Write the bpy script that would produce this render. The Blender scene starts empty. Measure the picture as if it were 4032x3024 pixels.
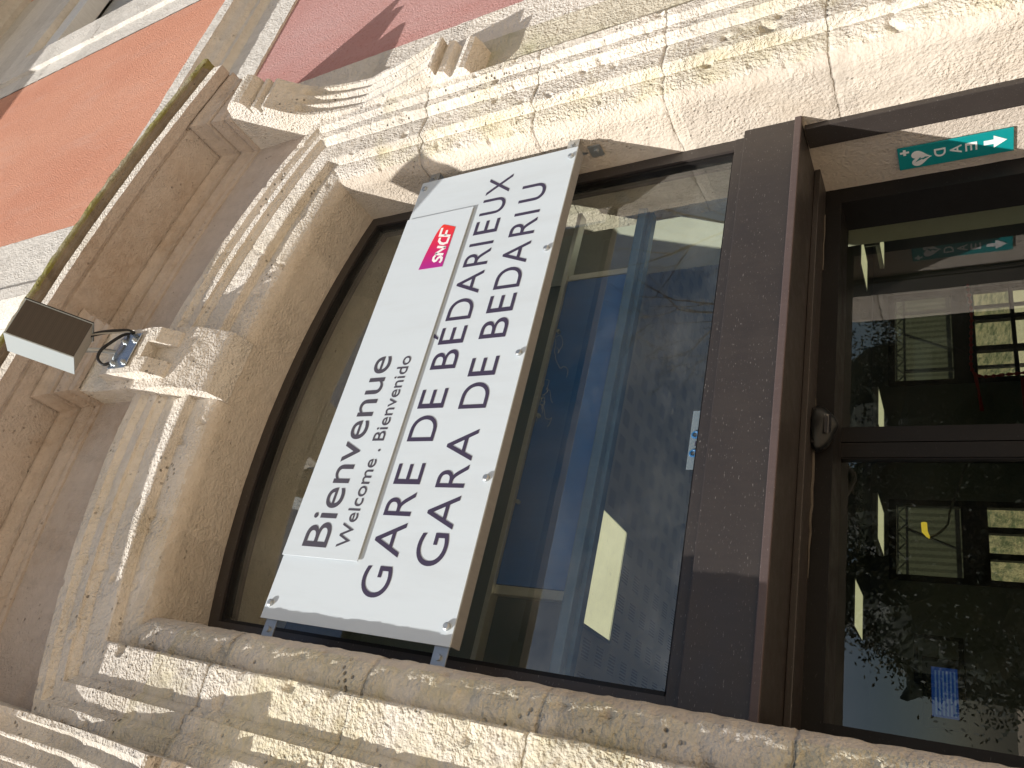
import bpy, bmesh, math, random
from mathutils import Vector, Matrix, noise
random.seed(7)
S = bpy.context.scene
COL = S.collection
rad = math.radians

# ------------------------------------------------------------------ camera, world, sun, exposure
# world axes: X along the facade, Y into the building, Z up; the phone is held on its side at the origin
R = ((0.22449046, 0.47187712, -0.85260543),
     (-0.86157249, 0.50490322, 0.05258878),
     (0.45529866, 0.72277571, 0.5199023))
cam = bpy.data.objects.new('camera', bpy.data.cameras.new('camera'))
COL.objects.link(cam)
cam.matrix_world = Matrix(((R[0][0], -R[1][0], -R[2][0], 0), (R[0][1], -R[1][1], -R[2][1], 0),
                           (R[0][2], -R[1][2], -R[2][2], 0), (0, 0, 0, 1)))
cam.data.sensor_width = 36
cam.data.lens = 2980.75 / 4032 * 36
cam.data.clip_start = 0.05
cam.data.clip_end = 2000
S.camera = cam
SUN = Vector((1.76, 1.0, -1.86)).normalized()
W = bpy.data.worlds.new("World"); S.world = W; W.use_nodes = True
wn = W.node_tree; wn.nodes.clear()
out = wn.nodes.new('ShaderNodeOutputWorld'); bg = wn.nodes.new('ShaderNodeBackground')
sky = wn.nodes.new('ShaderNodeTexSky'); sky.sky_type = 'NISHITA'; sky.sun_disc = False
sky.sun_elevation = math.asin(-SUN.z); sky.sun_rotation = math.atan2(-SUN.x, -SUN.y)
tc = wn.nodes.new('ShaderNodeTexCoord'); mp = wn.nodes.new('ShaderNodeMapping'); mp.inputs['Scale'].default_value = (1.0, 1.0, 1.8)
nz = wn.nodes.new('ShaderNodeTexNoise'); nz.inputs['Scale'].default_value = 3.1; nz.inputs['Detail'].default_value = 9; nz.inputs['Roughness'].default_value = 0.56
cr = wn.nodes.new('ShaderNodeValToRGB'); cr.color_ramp.elements[0].position = 0.53; cr.color_ramp.elements[1].position = 0.76
mx = wn.nodes.new('ShaderNodeMix'); mx.data_type = 'RGBA'; mx.inputs[7].default_value = (12.0, 12.4, 13.0, 1)
wn.links.new(tc.outputs['Generated'], mp.inputs[0]); wn.links.new(mp.outputs[0], nz.inputs['Vector'])
wn.links.new(nz.outputs[0], cr.inputs[0]); sz_ = wn.nodes.new('ShaderNodeSeparateXYZ'); wn.links.new(tc.outputs['Generated'], sz_.inputs[0])
mr = wn.nodes.new('ShaderNodeMapRange'); mr.inputs[1].default_value = 0.10; mr.inputs[2].default_value = 0.25; wn.links.new(sz_.outputs[2], mr.inputs[0])
mm = wn.nodes.new('ShaderNodeMath'); mm.operation = 'MULTIPLY'; wn.links.new(mr.outputs[0], mm.inputs[0]); wn.links.new(cr.outputs[0], mm.inputs[1])
wn.links.new(mm.outputs[0], mx.inputs[0])
wn.links.new(sky.outputs[0], mx.inputs[6]); wn.links.new(mx.outputs[2], bg.inputs[0])
wn.links.new(bg.outputs[0], out.inputs[0]); bg.inputs[1].default_value = 0.072
sl = bpy.data.lights.new('sun', 'SUN'); sl.energy = 5.0; sl.angle = rad(0.5); sl.color = (1.0, 0.95, 0.87)
so = bpy.data.objects.new('sun', sl); COL.objects.link(so)
so.rotation_euler = SUN.to_track_quat('-Z', 'Y').to_euler(); so.location = (-8, -5, 9)
S.view_settings.view_transform = 'Standard'; S.view_settings.look = 'None'; S.view_settings.gamma = 1
S.view_settings.use_curve_mapping = False
S.view_settings.exposure = 0.26
S.render.engine = 'CYCLES'
S.cycles.max_bounces = 8; S.cycles.transparent_max_bounces = 12

# ------------------------------------------------------------------ materials
def new_mat(name):
    m = bpy.data.materials.new(name); m.use_nodes = True
    return m, m.node_tree, m.node_tree.nodes['Principled BSDF']
def setv(b, **k):
    for a, v in k.items(): b.inputs[a.replace('_', ' ')].default_value = v
def nd(t, kind, **k):
    n = t.nodes.new(kind)
    for a, v in k.items(): setattr(n, a, v)
    return n
def coords(t, sc=(1, 1, 1)):
    c = nd(t, 'ShaderNodeNewGeometry'); m = nd(t, 'ShaderNodeMapping'); m.inputs['Scale'].default_value = sc
    t.links.new(c.outputs['Position'], m.inputs[0]); return m.outputs[0]
def noise_n(t, v, scale, detail=4, rough=0.6):
    n = nd(t, 'ShaderNodeTexNoise'); n.inputs['Scale'].default_value = scale; n.inputs['Detail'].default_value = detail
    n.inputs['Roughness'].default_value = rough; t.links.new(v, n.inputs['Vector']); return n.outputs[0]
def ramp(t, v, stops):
    r = nd(t, 'ShaderNodeValToRGB'); e = r.color_ramp.elements
    while len(e) < len(stops): e.new(0.5)
    for i, (p, c) in enumerate(stops): e[i].position = p; e[i].color = (c + (1,)) if isinstance(c, tuple) else (c, c, c, 1)
    t.links.new(v, r.inputs[0]); return r.outputs[0]
def mix(t, f, a, b, mode='MIX'):
    m = nd(t, 'ShaderNodeMix', data_type='RGBA', blend_type=mode)
    for s, x in ((0, f), (6, a), (7, b)):
        if hasattr(x, 'is_linked'): t.links.new(x, m.inputs[s])
        else: m.inputs[s].default_value = x if s == 0 else tuple(x) + (1,)
    return m.outputs[2]
def mth(t, op, a, b=0.0):
    m = nd(t, 'ShaderNodeMath', operation=op)
    for s, x in ((0, a), (1, b)):
        if hasattr(x, 'is_linked'): t.links.new(x, m.inputs[s])
        else: m.inputs[s].default_value = x
    return m.outputs[0]
def bump(t, b, h, strength=1.0, dist=0.01, prev=None):
    n = nd(t, 'ShaderNodeBump'); n.inputs['Strength'].default_value = strength; n.inputs['Distance'].default_value = dist
    t.links.new(h, n.inputs['Height'])
    if prev: t.links.new(prev, n.inputs['Normal'])
    t.links.new(n.outputs[0], b.inputs['Normal']); return n.outputs[0]

def stone(name, base, stain, dark, bumpd=0.022, stain_lo=0.48, pit=1.0, stretch=(1, 1, 1), seed=0.0, fine=1.0, joints=(), streak=0.0, block=0.6):
    m, t, b = new_mat(name)
    v = coords(t, stretch)
    big = noise_n(t, v, 2.3 + seed, 5, 0.6); mid = noise_n(t, v, 21, 4, 0.6); finen = noise_n(t, v, 88, 2, 0.5)
    c = mix(t, ramp(t, big, ((stain_lo, 0.0), (stain_lo + 0.16, 1.0))), base, stain)
    c = mix(t, ramp(t, mid, ((0.35, 0.0), (0.75, 0.55))), c, tuple(min(1, x * 1.22) for x in base))
    vr = nd(t, 'ShaderNodeTexVoronoi'); vr.inputs['Scale'].default_value = 46; t.links.new(v, vr.inputs['Vector'])
    clump = ramp(t, noise_n(t, v, 6.5, 3, 0.6), ((0.5, 0.0), (0.68, 1.0)))
    rnd = mth(t, 'GREATER_THAN', vr.outputs['Color'], 0.55)
    hole = mth(t, 'MULTIPLY', mth(t, 'MULTIPLY', ramp(t, vr.outputs['Distance'], ((0.10, 1.0), (0.30, 0.0))), rnd), clump)
    c = mix(t, mth(t, 'MULTIPLY', hole, 0.60 * pit), c, dark)
    grime = ramp(t, noise_n(t, v, 4.3, 6, 0.7), ((0.60, 0.0), (0.80, 0.55)))
    c = mix(t, grime, c, tuple(0.68 * x for x in base))
    # each block its own tone and its own weathering
    sp = nd(t, 'ShaderNodeSeparateXYZ'); g0 = nd(t, 'ShaderNodeNewGeometry'); t.links.new(g0.outputs['Position'], sp.inputs[0])
    wob = mth(t, 'MULTIPLY', mth(t, 'SUBTRACT', noise_n(t, v, 7, 3, 0.6), 0.5), 0.035)
    zz = mth(t, 'ADD', sp.outputs[2], wob)
    bid = mth(t, 'FLOOR', mth(t, 'DIVIDE', mth(t, 'ADD', zz, 0.3), block)); wn_ = nd(t, 'ShaderNodeTexWhiteNoise', noise_dimensions='1D'); t.links.new(bid, wn_.inputs['W'])
    tone = nd(t, 'ShaderNodeMapRange'); tone.inputs[3].default_value = 0.88; tone.inputs[4].default_value = 1.08; t.links.new(wn_.outputs['Value'], tone.inputs[0])
    cmb = nd(t, 'ShaderNodeCombineColor'); [t.links.new(tone.outputs[0], cmb.inputs[i]) for i in range(3)]
    c = mix(t, 1.0, c, cmb.outputs[0], 'MULTIPLY')
    if streak:
        sk = ramp(t, noise_n(t, coords(t, (1, 1, 0.12)), 13, 5, 0.7), ((0.52, 0.0), (0.78, streak)))
        c = mix(t, sk, c, tuple(0.55 * x for x in base))
    jm = None
    for jz in joints:
        d_ = mth(t, 'ABSOLUTE', mth(t, 'SUBTRACT', zz, jz)); q_ = ramp(t, mth(t, 'MULTIPLY', d_, 40.0), ((0.06, 1.0), (0.20, 0.0)))
        jm = q_ if jm is None else mth(t, 'MAXIMUM', jm, q_)
    if jm is not None:
        jm = mth(t, 'MULTIPLY', jm, ramp(t, noise_n(t, v, 16, 4, 0.7), ((0.38, 0.08), (0.66, 0.62)))); c = mix(t, jm, c, tuple(0.28 * x for x in base))
    t.links.new(c, b.inputs['Base Color']); setv(b, Roughness=0.93); b.inputs['Specular IOR Level'].default_value = 0.2
    worn = ramp(t, noise_n(t, v, 3.1, 4, 0.6), ((0.36, 0.30), (0.62, 1.0)))
    finen = mth(t, 'MULTIPLY', finen, worn)
    h = mth(t, 'ADD', mth(t, 'MULTIPLY', mid, 0.55), mth(t, 'MULTIPLY', finen, 0.85 * fine))
    h = mth(t, 'SUBTRACT', h, mth(t, 'MULTIPLY', hole, 0.9 * pit))
    if jm is not None: h = mth(t, 'SUBTRACT', h, mth(t, 'MULTIPLY', jm, 0.5))
    bump(t, b, h, 1.0, bumpd)
    return m
STONE = stone('weathered limestone', (0.67, 0.63, 0.58), (0.62, 0.57, 0.49), (0.12, 0.085, 0.06))
STONE_J = stone('jamb limestone', (0.65, 0.61, 0.55), (0.60, 0.55, 0.40), (0.12, 0.085, 0.06), stain_lo=0.46, seed=0.4, joints=(-0.95, -0.30, 0.36, 0.95, 1.52, 2.12), streak=0.45)
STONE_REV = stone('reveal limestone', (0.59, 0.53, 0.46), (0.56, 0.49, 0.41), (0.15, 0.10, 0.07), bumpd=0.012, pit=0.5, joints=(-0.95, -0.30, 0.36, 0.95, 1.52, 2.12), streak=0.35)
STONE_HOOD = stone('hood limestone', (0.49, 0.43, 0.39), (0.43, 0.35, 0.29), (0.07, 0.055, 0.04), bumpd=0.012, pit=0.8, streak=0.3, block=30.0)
STONE_W = stone('wall limestone', (0.55, 0.51, 0.42), (0.42, 0.40, 0.27), (0.12, 0.10, 0.07), bumpd=0.022, pit=0.9)
STONE_UP = stone('upper limestone', (0.62, 0.60, 0.57), (0.55, 0.53, 0.50), (0.20, 0.17, 0.14), bumpd=0.014, pit=0.6, stretch=(1, 1, .6))
MOSS = stone('mossy stone', (0.30, 0.27, 0.20), (0.21, 0.20, 0.045), (0.03, 0.03, 0.02), bumpd=0.012, stain_lo=0.42, pit=1.0)

def stucco(name, a, c2, c3):
    m, t, b = new_mat(name); v = coords(t)
    c = mix(t, ramp(t, noise_n(t, coords(t, (1, 1, .5)), 1.1, 6, 0.65), ((0.38, 0.0), (0.66, 1.0))), a, c2)
    c = mix(t, ramp(t, noise_n(t, v, 55, 3, 0.6), ((0.55, 0.0), (0.75, 0.6))), c, c3)
    c = mix(t, ramp(t, noise_n(t, coords(t, (1, 1, .25)), 4.5, 7, 0.75), ((0.50, 0.0), (0.85, 0.35))), c, tuple(min(1, 0.45 * x + 0.35) for x in a))
    t.links.new(c, b.inputs['Base Color']); setv(b, Roughness=0.95); b.inputs['Specular IOR Level'].default_value = 0.15
    bump(t, b, noise_n(t, v, 70, 4, 0.7), 1.0, 0.014); return m
ORANGE = stucco('orange stucco', (0.68, 0.35, 0.25), (0.63, 0.30, 0.21), (0.48, 0.19, 0.13))
PINK = stucco('pink stucco', (0.57, 0.34, 0.33), (0.53, 0.27, 0.25), (0.40, 0.16, 0.14))
RENDER = stucco('cream render', (0.60, 0.53, 0.46), (0.56, 0.49, 0.42), (0.5, 0.43, 0.37))

def metal_paint(name, col, rough=0.4, dust=0.0, spec=0.5, metallic=0.0, scratch=True):
    m, t, b = new_mat(name); v = coords(t)
    n1 = noise_n(t, coords(t, (6, 1, 1)), 9, 6, 0.7)
    c = mix(t, ramp(t, n1, ((0.35, 0.0), (0.75, 1.0))), tuple(col), tuple(x * 1.18 for x in col))
    if dust:
        d = ramp(t, noise_n(t, coords(t, (.30, 1, 1)), 260, 2, 0.6), ((0.66, 0.0), (0.76, 1.0)))
        c = mix(t, mth(t, 'MULTIPLY', d, dust), c, (0.42, 0.40, 0.38))
    t.links.new(c, b.inputs['Base Color']); setv(b, Metallic=metallic)
    t.links.new(ramp(t, noise_n(t, v, 7, 5, 0.7), ((0.3, rough * 0.8), (0.8, min(1, rough * 1.4)))), b.inputs['Roughness'])
    b.inputs['Specular IOR Level'].default_value = spec
    bump(t, b, noise_n(t, v, 12, 3, 0.5), 0.15, 0.004); return m
BROWN = metal_paint('brown enamel metal', (0.034, 0.028, 0.026), 0.42, 0.45, 0.6)
DARKBR = metal_paint('dark brown metal', (0.009, 0.008, 0.008), 0.45, 0.10, 0.3)
ALU = metal_paint('aluminium', (0.55, 0.56, 0.55), 0.35, 0.1, 0.5, 0.7)
GALV = metal_paint('galvanised steel', (0.42, 0.44, 0.45), 0.38, 0.1, 0.5, 0.75)
BEIGE = metal_paint('beige channel', (0.25, 0.245, 0.24), 0.55, 0.2, 0.4)
NAVY = metal_paint('navy enamel', (0.028, 0.11, 0.36), 0.5, 0.10, 0.4)
WHITEP, _t, _b = new_mat('white panel'); setv(_b, Roughness=0.35)
_k = ramp(_t, noise_n(_t, coords(_t, (1, 1, 0.15)), 10, 6, 0.7), ((0.45, 0.0), (0.85, 0.45)))
_t.links.new(mix(_t, _k, (0.60, 0.67, 0.73), (0.49, 0.53, 0.56)), _b.inputs['Base Color'])
WHITEP.node_tree.nodes['Principled BSDF'].inputs['Coat Weight'].default_value = 0.15
for n_ in [n for n in WHITEP.node_tree.nodes if n.type == 'BUMP']: n_.inputs['Strength'].default_value = 0.0
OFFW = metal_paint('white pvc', (0.66, 0.68, 0.70), 0.5, 0.0, 0.4)
GREYP = metal_paint('grey board', (0.30, 0.30, 0.29), 0.6, 0.0, 0.4)
def flat(name, col, rough=0.5, emit=0.0, spec=0.4):
    m, t, b = new_mat(name); v = coords(t)
    c = mix(t, ramp(t, noise_n(t, v, 18, 4, 0.6), ((0.3, 0.0), (0.8, 1.0))), tuple(col), tuple(min(1, x * 1.12) for x in col))
    t.links.new(c, b.inputs['Base Color']); setv(b, Roughness=rough); b.inputs['Specular IOR Level'].default_value = spec
    if emit: t.links.new(c, b.inputs['Emission Color']); b.inputs['Emission Strength'].default_value = emit
    return m
INK = flat('aubergine vinyl', (0.050, 0.040, 0.075), 0.4)
INK2 = flat('slate vinyl', (0.070, 0.065, 0.085), 0.4)
WHITEV = flat('white vinyl', (0.80, 0.80, 0.80), 0.4)
GREEN = flat('green sign enamel', (0.005, 0.24, 0.25), 0.35)
BLACK = flat('black plastic', (0.007, 0.008, 0.009), 0.3, 0, 0.4)
CABLE = flat('black rubber', (0.016, 0.015, 0.015), 0.5)
CABLEW = flat('pale cable', (0.35, 0.34, 0.31), 0.5)
REDF = flat('red frame', (0.45, 0.01, 0.01), 0.4)
YEL = flat('yellow label', (0.6, 0.42, 0.05), 0.5)
BLUEC = flat('blue clip', (0.03, 0.13, 0.30), 0.4)
OLIVE = flat('olive interior paint', (0.125, 0.145, 0.135), 0.85)
INFLOOR = flat('hall floor', (0.34, 0.32, 0.29), 0.5)
LAMP = flat('lamp diffuser', (0.82, 0.78, 0.50), 0.6, 0.62)
SCREEN = flat('screen blue', (0.01, 0.07, 0.36), 0.3, 0.25)
SCREENW = flat('screen rows', (0.14, 0.26, 0.55), 0.3, 0.22)
# red to purple gradient emblem: the printed colours run along the emblem's width
LOGO, t_, b_ = new_mat('emblem print')
g_ = nd(t_, 'ShaderNodeNewGeometry'); sx_ = nd(t_, 'ShaderNodeSeparateXYZ'); t_.links.new(g_.outputs['Position'], sx_.inputs[0])
t_.links.new(ramp(t_, mth(t_, 'DIVIDE', mth(t_, 'SUBTRACT', sx_.outputs[0], 1.765), 0.225),
     ((0.0, (0.40, 0.02, 0.25)), (0.5, (0.62, 0.015, 0.09)), (1.0, (0.80, 0.045, 0.02)))), b_.inputs['Base Color']); setv(b_, Roughness=0.4)

def glass(name, ior=1.9, tint=(0.93, 0.95, 0.92), dirt=0.25):
    m, t, b = new_mat(name); t.nodes.remove(b); o = t.nodes['Material Output']
    tr = nd(t, 'ShaderNodeBsdfTransparent'); tr.inputs[0].default_value = tint + (1,)
    gl = nd(t, 'ShaderNodeBsdfGlossy'); gl.inputs['Roughness'].default_value = 0.0; gl.inputs[0].default_value = (0.95, 0.97, 1, 1)
    fr = nd(t, 'ShaderNodeFresnel'); fr.inputs[0].default_value = ior
    v = coords(t)
    bp = nd(t, 'ShaderNodeBump'); bp.inputs['Strength'].default_value = 0.06; bp.inputs['Distance'].default_value = 0.01
    t.links.new(noise_n(t, v, 3.0, 2, 0.4), bp.inputs['Height']); t.links.new(bp.outputs[0], gl.inputs['Normal'])
    gm_ = nd(t, 'ShaderNodeNewGeometry'); k_ = mth(t, 'MULTIPLY', fr.outputs[0], mth(t, 'SUBTRACT', 1.0, gm_.outputs['Backfacing']))
    m1 = nd(t, 'ShaderNodeMixShader'); t.links.new(k_, m1.inputs[0]); t.links.new(tr.outputs[0], m1.inputs[1]); t.links.new(gl.outputs[0], m1.inputs[2])
    df = nd(t, 'ShaderNodeBsdfDiffuse'); df.inputs[0].default_value = (0.5, 0.5, 0.47, 1)
    m2 = nd(t, 'ShaderNodeMixShader')
    sp = ramp(t, noise_n(t, coords(t, (1, 1, 3)), 45, 6, 0.75), ((0.60, 0.0), (0.85, dirt)))
    film = ramp(t, noise_n(t, v, 2.2, 5, 0.65), ((0.42, 0.0), (0.80, dirt * 0.35)))
    sm = mth(t, 'ADD', sp, film)
    t.links.new(sm, m2.inputs[0]); t.links.new(m1.outputs[0], m2.inputs[1]); t.links.new(df.outputs[0], m2.inputs[2])
    t.links.new(m2.outputs[0], o.inputs[0]); return m
GLASS_T = glass('transom glass', 2.05)
GLASS_D = glass('door glass', 2.0, (0.78, 0.80, 0.74), 0.06)
GLASS_F = glass('far glass', 1.5, (0.85, 0.9, 0.85), 0.1)
STICK, t_, b_ = new_mat('clear sticker'); setv(b_, Base_Color=(0.30, 0.38, 0.44, 1), Roughness=0.3, Alpha=0.35)

GRILLE, t_, b_ = new_mat('perforated grille')
def perf(t, b, col, holec, scale):
    u = nd(t, 'ShaderNodeTexCoord'); vr = nd(t, 'ShaderNodeTexVoronoi'); vr.inputs['Scale'].default_value = scale
    vr.inputs['Randomness'].default_value = 0.0; t.links.new(u.outputs['Object'], vr.inputs['Vector'])
    c = mix(t, ramp(t, vr.outputs['Distance'], ((0.28, 0.0), (0.40, 1.0))), holec, col); t.links.new(c, b.inputs['Base Color'])
perf(t_, b_, (0.075, 0.062, 0.052), (0.035, 0.030, 0.026), 210); setv(b_, Roughness=0.5, Metallic=0.2)
GRILLE2, t_, b_ = new_mat('pale perforated side'); perf(t_, b_, (0.36, 0.32, 0.26), (0.22, 0.19, 0.15), 210); setv(b_, Roughness=0.6)
SHUT, t_, b_ = new_mat('ribbed shutter'); v_ = coords(t_)
wv = nd(t_, 'ShaderNodeTexWave', bands_direction='Z'); wv.inputs['Scale'].default_value = 9; t_.links.new(v_, wv.inputs['Vector'])
t_.links.new(mix(t_, wv.outputs['Fac'], (0.30, 0.32, 0.34), (0.62, 0.64, 0.66)), b_.inputs['Base Color']); setv(b_, Roughness=0.5)
bump(t_, b_, wv.outputs['Fac'], 1.0, 0.02)
# ceiling sheet with slot perforations, as in metal acoustic trays
CEIL, t_, b_ = new_mat('perforated ceiling'); v_ = coords(t_)
sp_ = nd(t_, 'ShaderNodeSeparateXYZ'); t_.links.new(v_, sp_.inputs[0])
def stripe(src, period, duty, off=0.0):
    a = mth(t_, 'FRACT', mth(t_, 'ADD', mth(t_, 'DIVIDE', src, period), off)); return mth(t_, 'LESS_THAN', a, duty)
xs_, ys_ = sp_.outputs[0], sp_.outputs[1]
slot = mth(t_, 'MULTIPLY', mth(t_, 'MULTIPLY', stripe(xs_, 0.0135, 0.5), stripe(xs_, 0.137, 0.60, -0.7737)), stripe(ys_, 0.142, 0.52, -0.94))
t_.links.new(mix(t_, slot, (0.60, 0.61, 0.60), (0.20, 0.21, 0.22)), b_.inputs['Base Color']); setv(b_, Roughness=0.6)

GROUND, t_, b_ = new_mat('forecourt paving'); v_ = coords(t_)
c_ = mix(t_, ramp(t_, noise_n(t_, v_, 0.6, 8, 0.65), ((0.3, 0.0), (0.7, 1.0))), (0.58, 0.47, 0.33), (0.49, 0.39, 0.27))
t_.links.new(c_, b_.inputs['Base Color']); setv(b_, Roughness=0.9); bump(t_, b_, noise_n(t_, v_, 40, 4, 0.6), 0.5, 0.01)
HILLM, t_, b_ = new_mat('hillside scrub'); v_ = coords(t_)
c_ = mix(t_, ramp(t_, noise_n(t_, v_, 2.2, 9, 0.8), ((0.42, 0.0), (0.56, 1.0))), (0.09, 0.10, 0.045), (0.40, 0.31, 0.18))
t_.links.new(c_, b_.inputs['Base Color']); setv(b_, Roughness=0.95); bump(t_, b_, noise_n(t_, v_, 2.5, 6, 0.7), 1.0, 0.4)
BARK = flat('bark', (0.10, 0.08, 0.065), 0.9)
LEAF, t_, b_ = new_mat('evergreen leaves'); v_ = coords(t_)
t_.links.new(ramp(t_, noise_n(t_, v_, 3, 4, 0.6), ((0.35, (0.010, 0.018, 0.007)), (0.7, (0.035, 0.050, 0.020)))), b_.inputs['Base Color']); setv(b_, Roughness=0.6)

# ------------------------------------------------------------------ helpers
def link(o, parent=None):
    COL.objects.link(o)
    if parent is not None: o.parent = parent
    return o
def thing(name, label, cat, loc=(0, 0, 0), group=None):
    o = bpy.data.objects.new(name, None); link(o); o.location = loc; o.empty_display_size = 0.1
    o['label'] = label; o['category'] = cat
    if group: o['group'] = group
    return o
def struct(o): o['kind'] = 'structure'; return o
def mesh(name, vs, fs, mat, parent=None, smooth=False):
    me = bpy.data.meshes.new(name); me.from_pydata([tuple(v) for v in vs], [], fs); me.materials.append(mat)
    if smooth: me.polygons.foreach_set('use_smooth', [True] * len(me.polygons))
    me.update()
    if smooth: me.set_sharp_from_angle(angle=rad(34))
    o = bpy.data.objects.new(name, me)
    link(o, parent)
    if parent is not None:
        L = parent.location.copy(); q = parent.parent
        while q is not None: L += q.location; q = q.parent
        me.transform(Matrix.Translation(-L))
    return o
def fix_normals(o):
    bm = bmesh.new(); bm.from_mesh(o.data); bmesh.ops.recalc_face_normals(bm, faces=list(bm.faces)); bm.to_mesh(o.data); bm.free()
class MB:
    def __init__(s): s.v = []; s.f = []
    def add(s, vs, fs):
        n = len(s.v); s.v += [Vector(v) for v in vs]; s.f += [tuple(i + n for i in f) for f in fs]; return s
    def box(s, x0, x1, y0, y1, z0, z1, bev=0.0):
        if bev <= 0:
            vs = [(x, y, z) for x in (x0, x1) for y in (y0, y1) for z in (z0, z1)]
            return s.add(vs, [(0, 1, 3, 2), (4, 6, 7, 5), (0, 4, 5, 1), (2, 3, 7, 6), (0, 2, 6, 4), (1, 5, 7, 3)])
        bm = bmesh.new(); bmesh.ops.create_cube(bm, size=1)
        for v in bm.verts: v.co = Vector(((x0 + x1) / 2 + v.co.x * (x1 - x0), (y0 + y1) / 2 + v.co.y * (y1 - y0), (z0 + z1) / 2 + v.co.z * (z1 - z0)))
        bmesh.ops.bevel(bm, geom=list(bm.edges), offset=bev, segments=2, affect='EDGES', profile=0.6)
        bm.verts.index_update()
        s.add([v.co.copy() for v in bm.verts], [tuple(v.index for v in f.verts) for f in bm.faces]); bm.free(); return s
    def grid(s, fn, nu, nv, flip=False):
        n = len(s.v)
        for i in range(nu + 1):
            for j in range(nv + 1): s.v.append(Vector(fn(i / nu, j / nv)))
        for i in range(nu):
            for j in range(nv):
                a = n + i * (nv + 1) + j; q = (a, a + 1, a + nv + 2, a + nv + 1)
                s.f.append(q[::-1] if flip else q)
        return s
    def tube(s, pts, r, k=10, cap=True):
        pts = [Vector(p) for p in pts]; n = len(s.v); rr = r if isinstance(r, (list, tuple)) else [r] * len(pts)
        up = Vector((0.13, 0.31, 0.94))
        for i, p in enumerate(pts):
            d = (pts[min(i + 1, len(pts) - 1)] - pts[max(i - 1, 0)]).normalized()
            a = d.cross(up); a = a.normalized() if a.length > 1e-4 else d.orthogonal().normalized(); b = d.cross(a)
            for q in range(k):
                an = 2 * math.pi * q / k; s.v.append(p + (a * math.cos(an) + b * math.sin(an)) * rr[i])
        for i in range(len(pts) - 1):
            for q in range(k):
                s.f.append((n + i * k + q, n + i * k + (q + 1) % k, n + (i + 1) * k + (q + 1) % k, n + (i + 1) * k + q))
        if cap: s.f.append(tuple(n + q for q in range(k))[::-1]); s.f.append(tuple(n + (len(pts) - 1) * k + q for q in range(k)))
        return s
    def prism(s, poly, fn0, fn1):
        n = len(s.v); k = len(poly); s.v += [Vector(fn0(p)) for p in poly] + [Vector(fn1(p)) for p in poly]
        s.f.append(tuple(range(n, n + k))[::-1]); s.f.append(tuple(range(n + k, n + 2 * k)))
        for i in range(k): j = (i + 1) % k; s.f.append((n + i, n + j, n + k + j, n + k + i))
        return s
    def rough(s, amp, fr=18, seed=0.0):
        for v in s.v:
            q = Vector((v.x + seed, v.y, v.z)) * fr
            d = noise.noise_vector(q) + noise.noise_vector(q * 2.7) * 0.6
            v += d * amp
        return s
    def make(s, name, mat, parent=None, smooth=False): return mesh(name, s.v, s.f, mat, parent, smooth)
def spline(pts, n):
    """Catmull-Rom through 2-d points"""
    P = [pts[0]] + list(pts) + [pts[-1]]; o = []
    for i in range(1, len(P) - 2):
        for k in range(n):
            t = k / n; a, b, c, d = P[i - 1], P[i], P[i + 1], P[i + 2]
            o.append(tuple(0.5 * (2 * b[q] + (c[q] - a[q]) * t + (2 * a[q] - 5 * b[q] + 4 * c[q] - d[q]) * t * t + (-a[q] + 3 * b[q] - 3 * c[q] + d[q]) * t ** 3) for q in range(len(b))))
    o.append(tuple(pts[-1])); return o
def densify(pts, step):
    o = [pts[0]]
    for a, b in zip(pts[:-1], pts[1:]):
        L = math.dist(a, b); n = max(1, round(L / step))
        for k in range(1, n + 1): o.append(tuple(a[q] + (b[q] - a[q]) * k / n for q in range(len(a))))
    return o

CX, HW = 1.30, 1.06          # door axis, half opening
def arch_z(a, d):
    k = a / 0.402; apex = 2.775 + 0.475 * k; Rr = 3.45 - 0.50 * k
    return apex - (Rr - math.sqrt(Rr * Rr - d * d))
def hood_z(x, R0=5.1, ap=3.755): return ap - (R0 - math.sqrt(R0 * R0 - (x - CX) ** 2))

# ------------------------------------------------------------------ ground, hill
gm = MB().add([(-60, -80, -1.6), (80, -80, -1.6), (80, 90, -1.6), (-60, 90, -1.6)], [(0, 1, 2, 3)])
struct(gm.make('ground', GROUND))
hm = MB(); hm.grid(lambda u, v: (-50 + 130 * u, 34 + 40 * v, -1.7 + 26 * v ** 1.1 + 1.6 * noise.noise(Vector((u * 14, v * 8, 0)))), 60, 30)
struct(hm.make('hills', HILLM, smooth=True))

# ------------------------------------------------------------------ station building
B = thing('station_building', 'old railway station facade with limestone doorway, pink and orange stucco and upper windows', 'building', (0, 0, -1.6))

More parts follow.
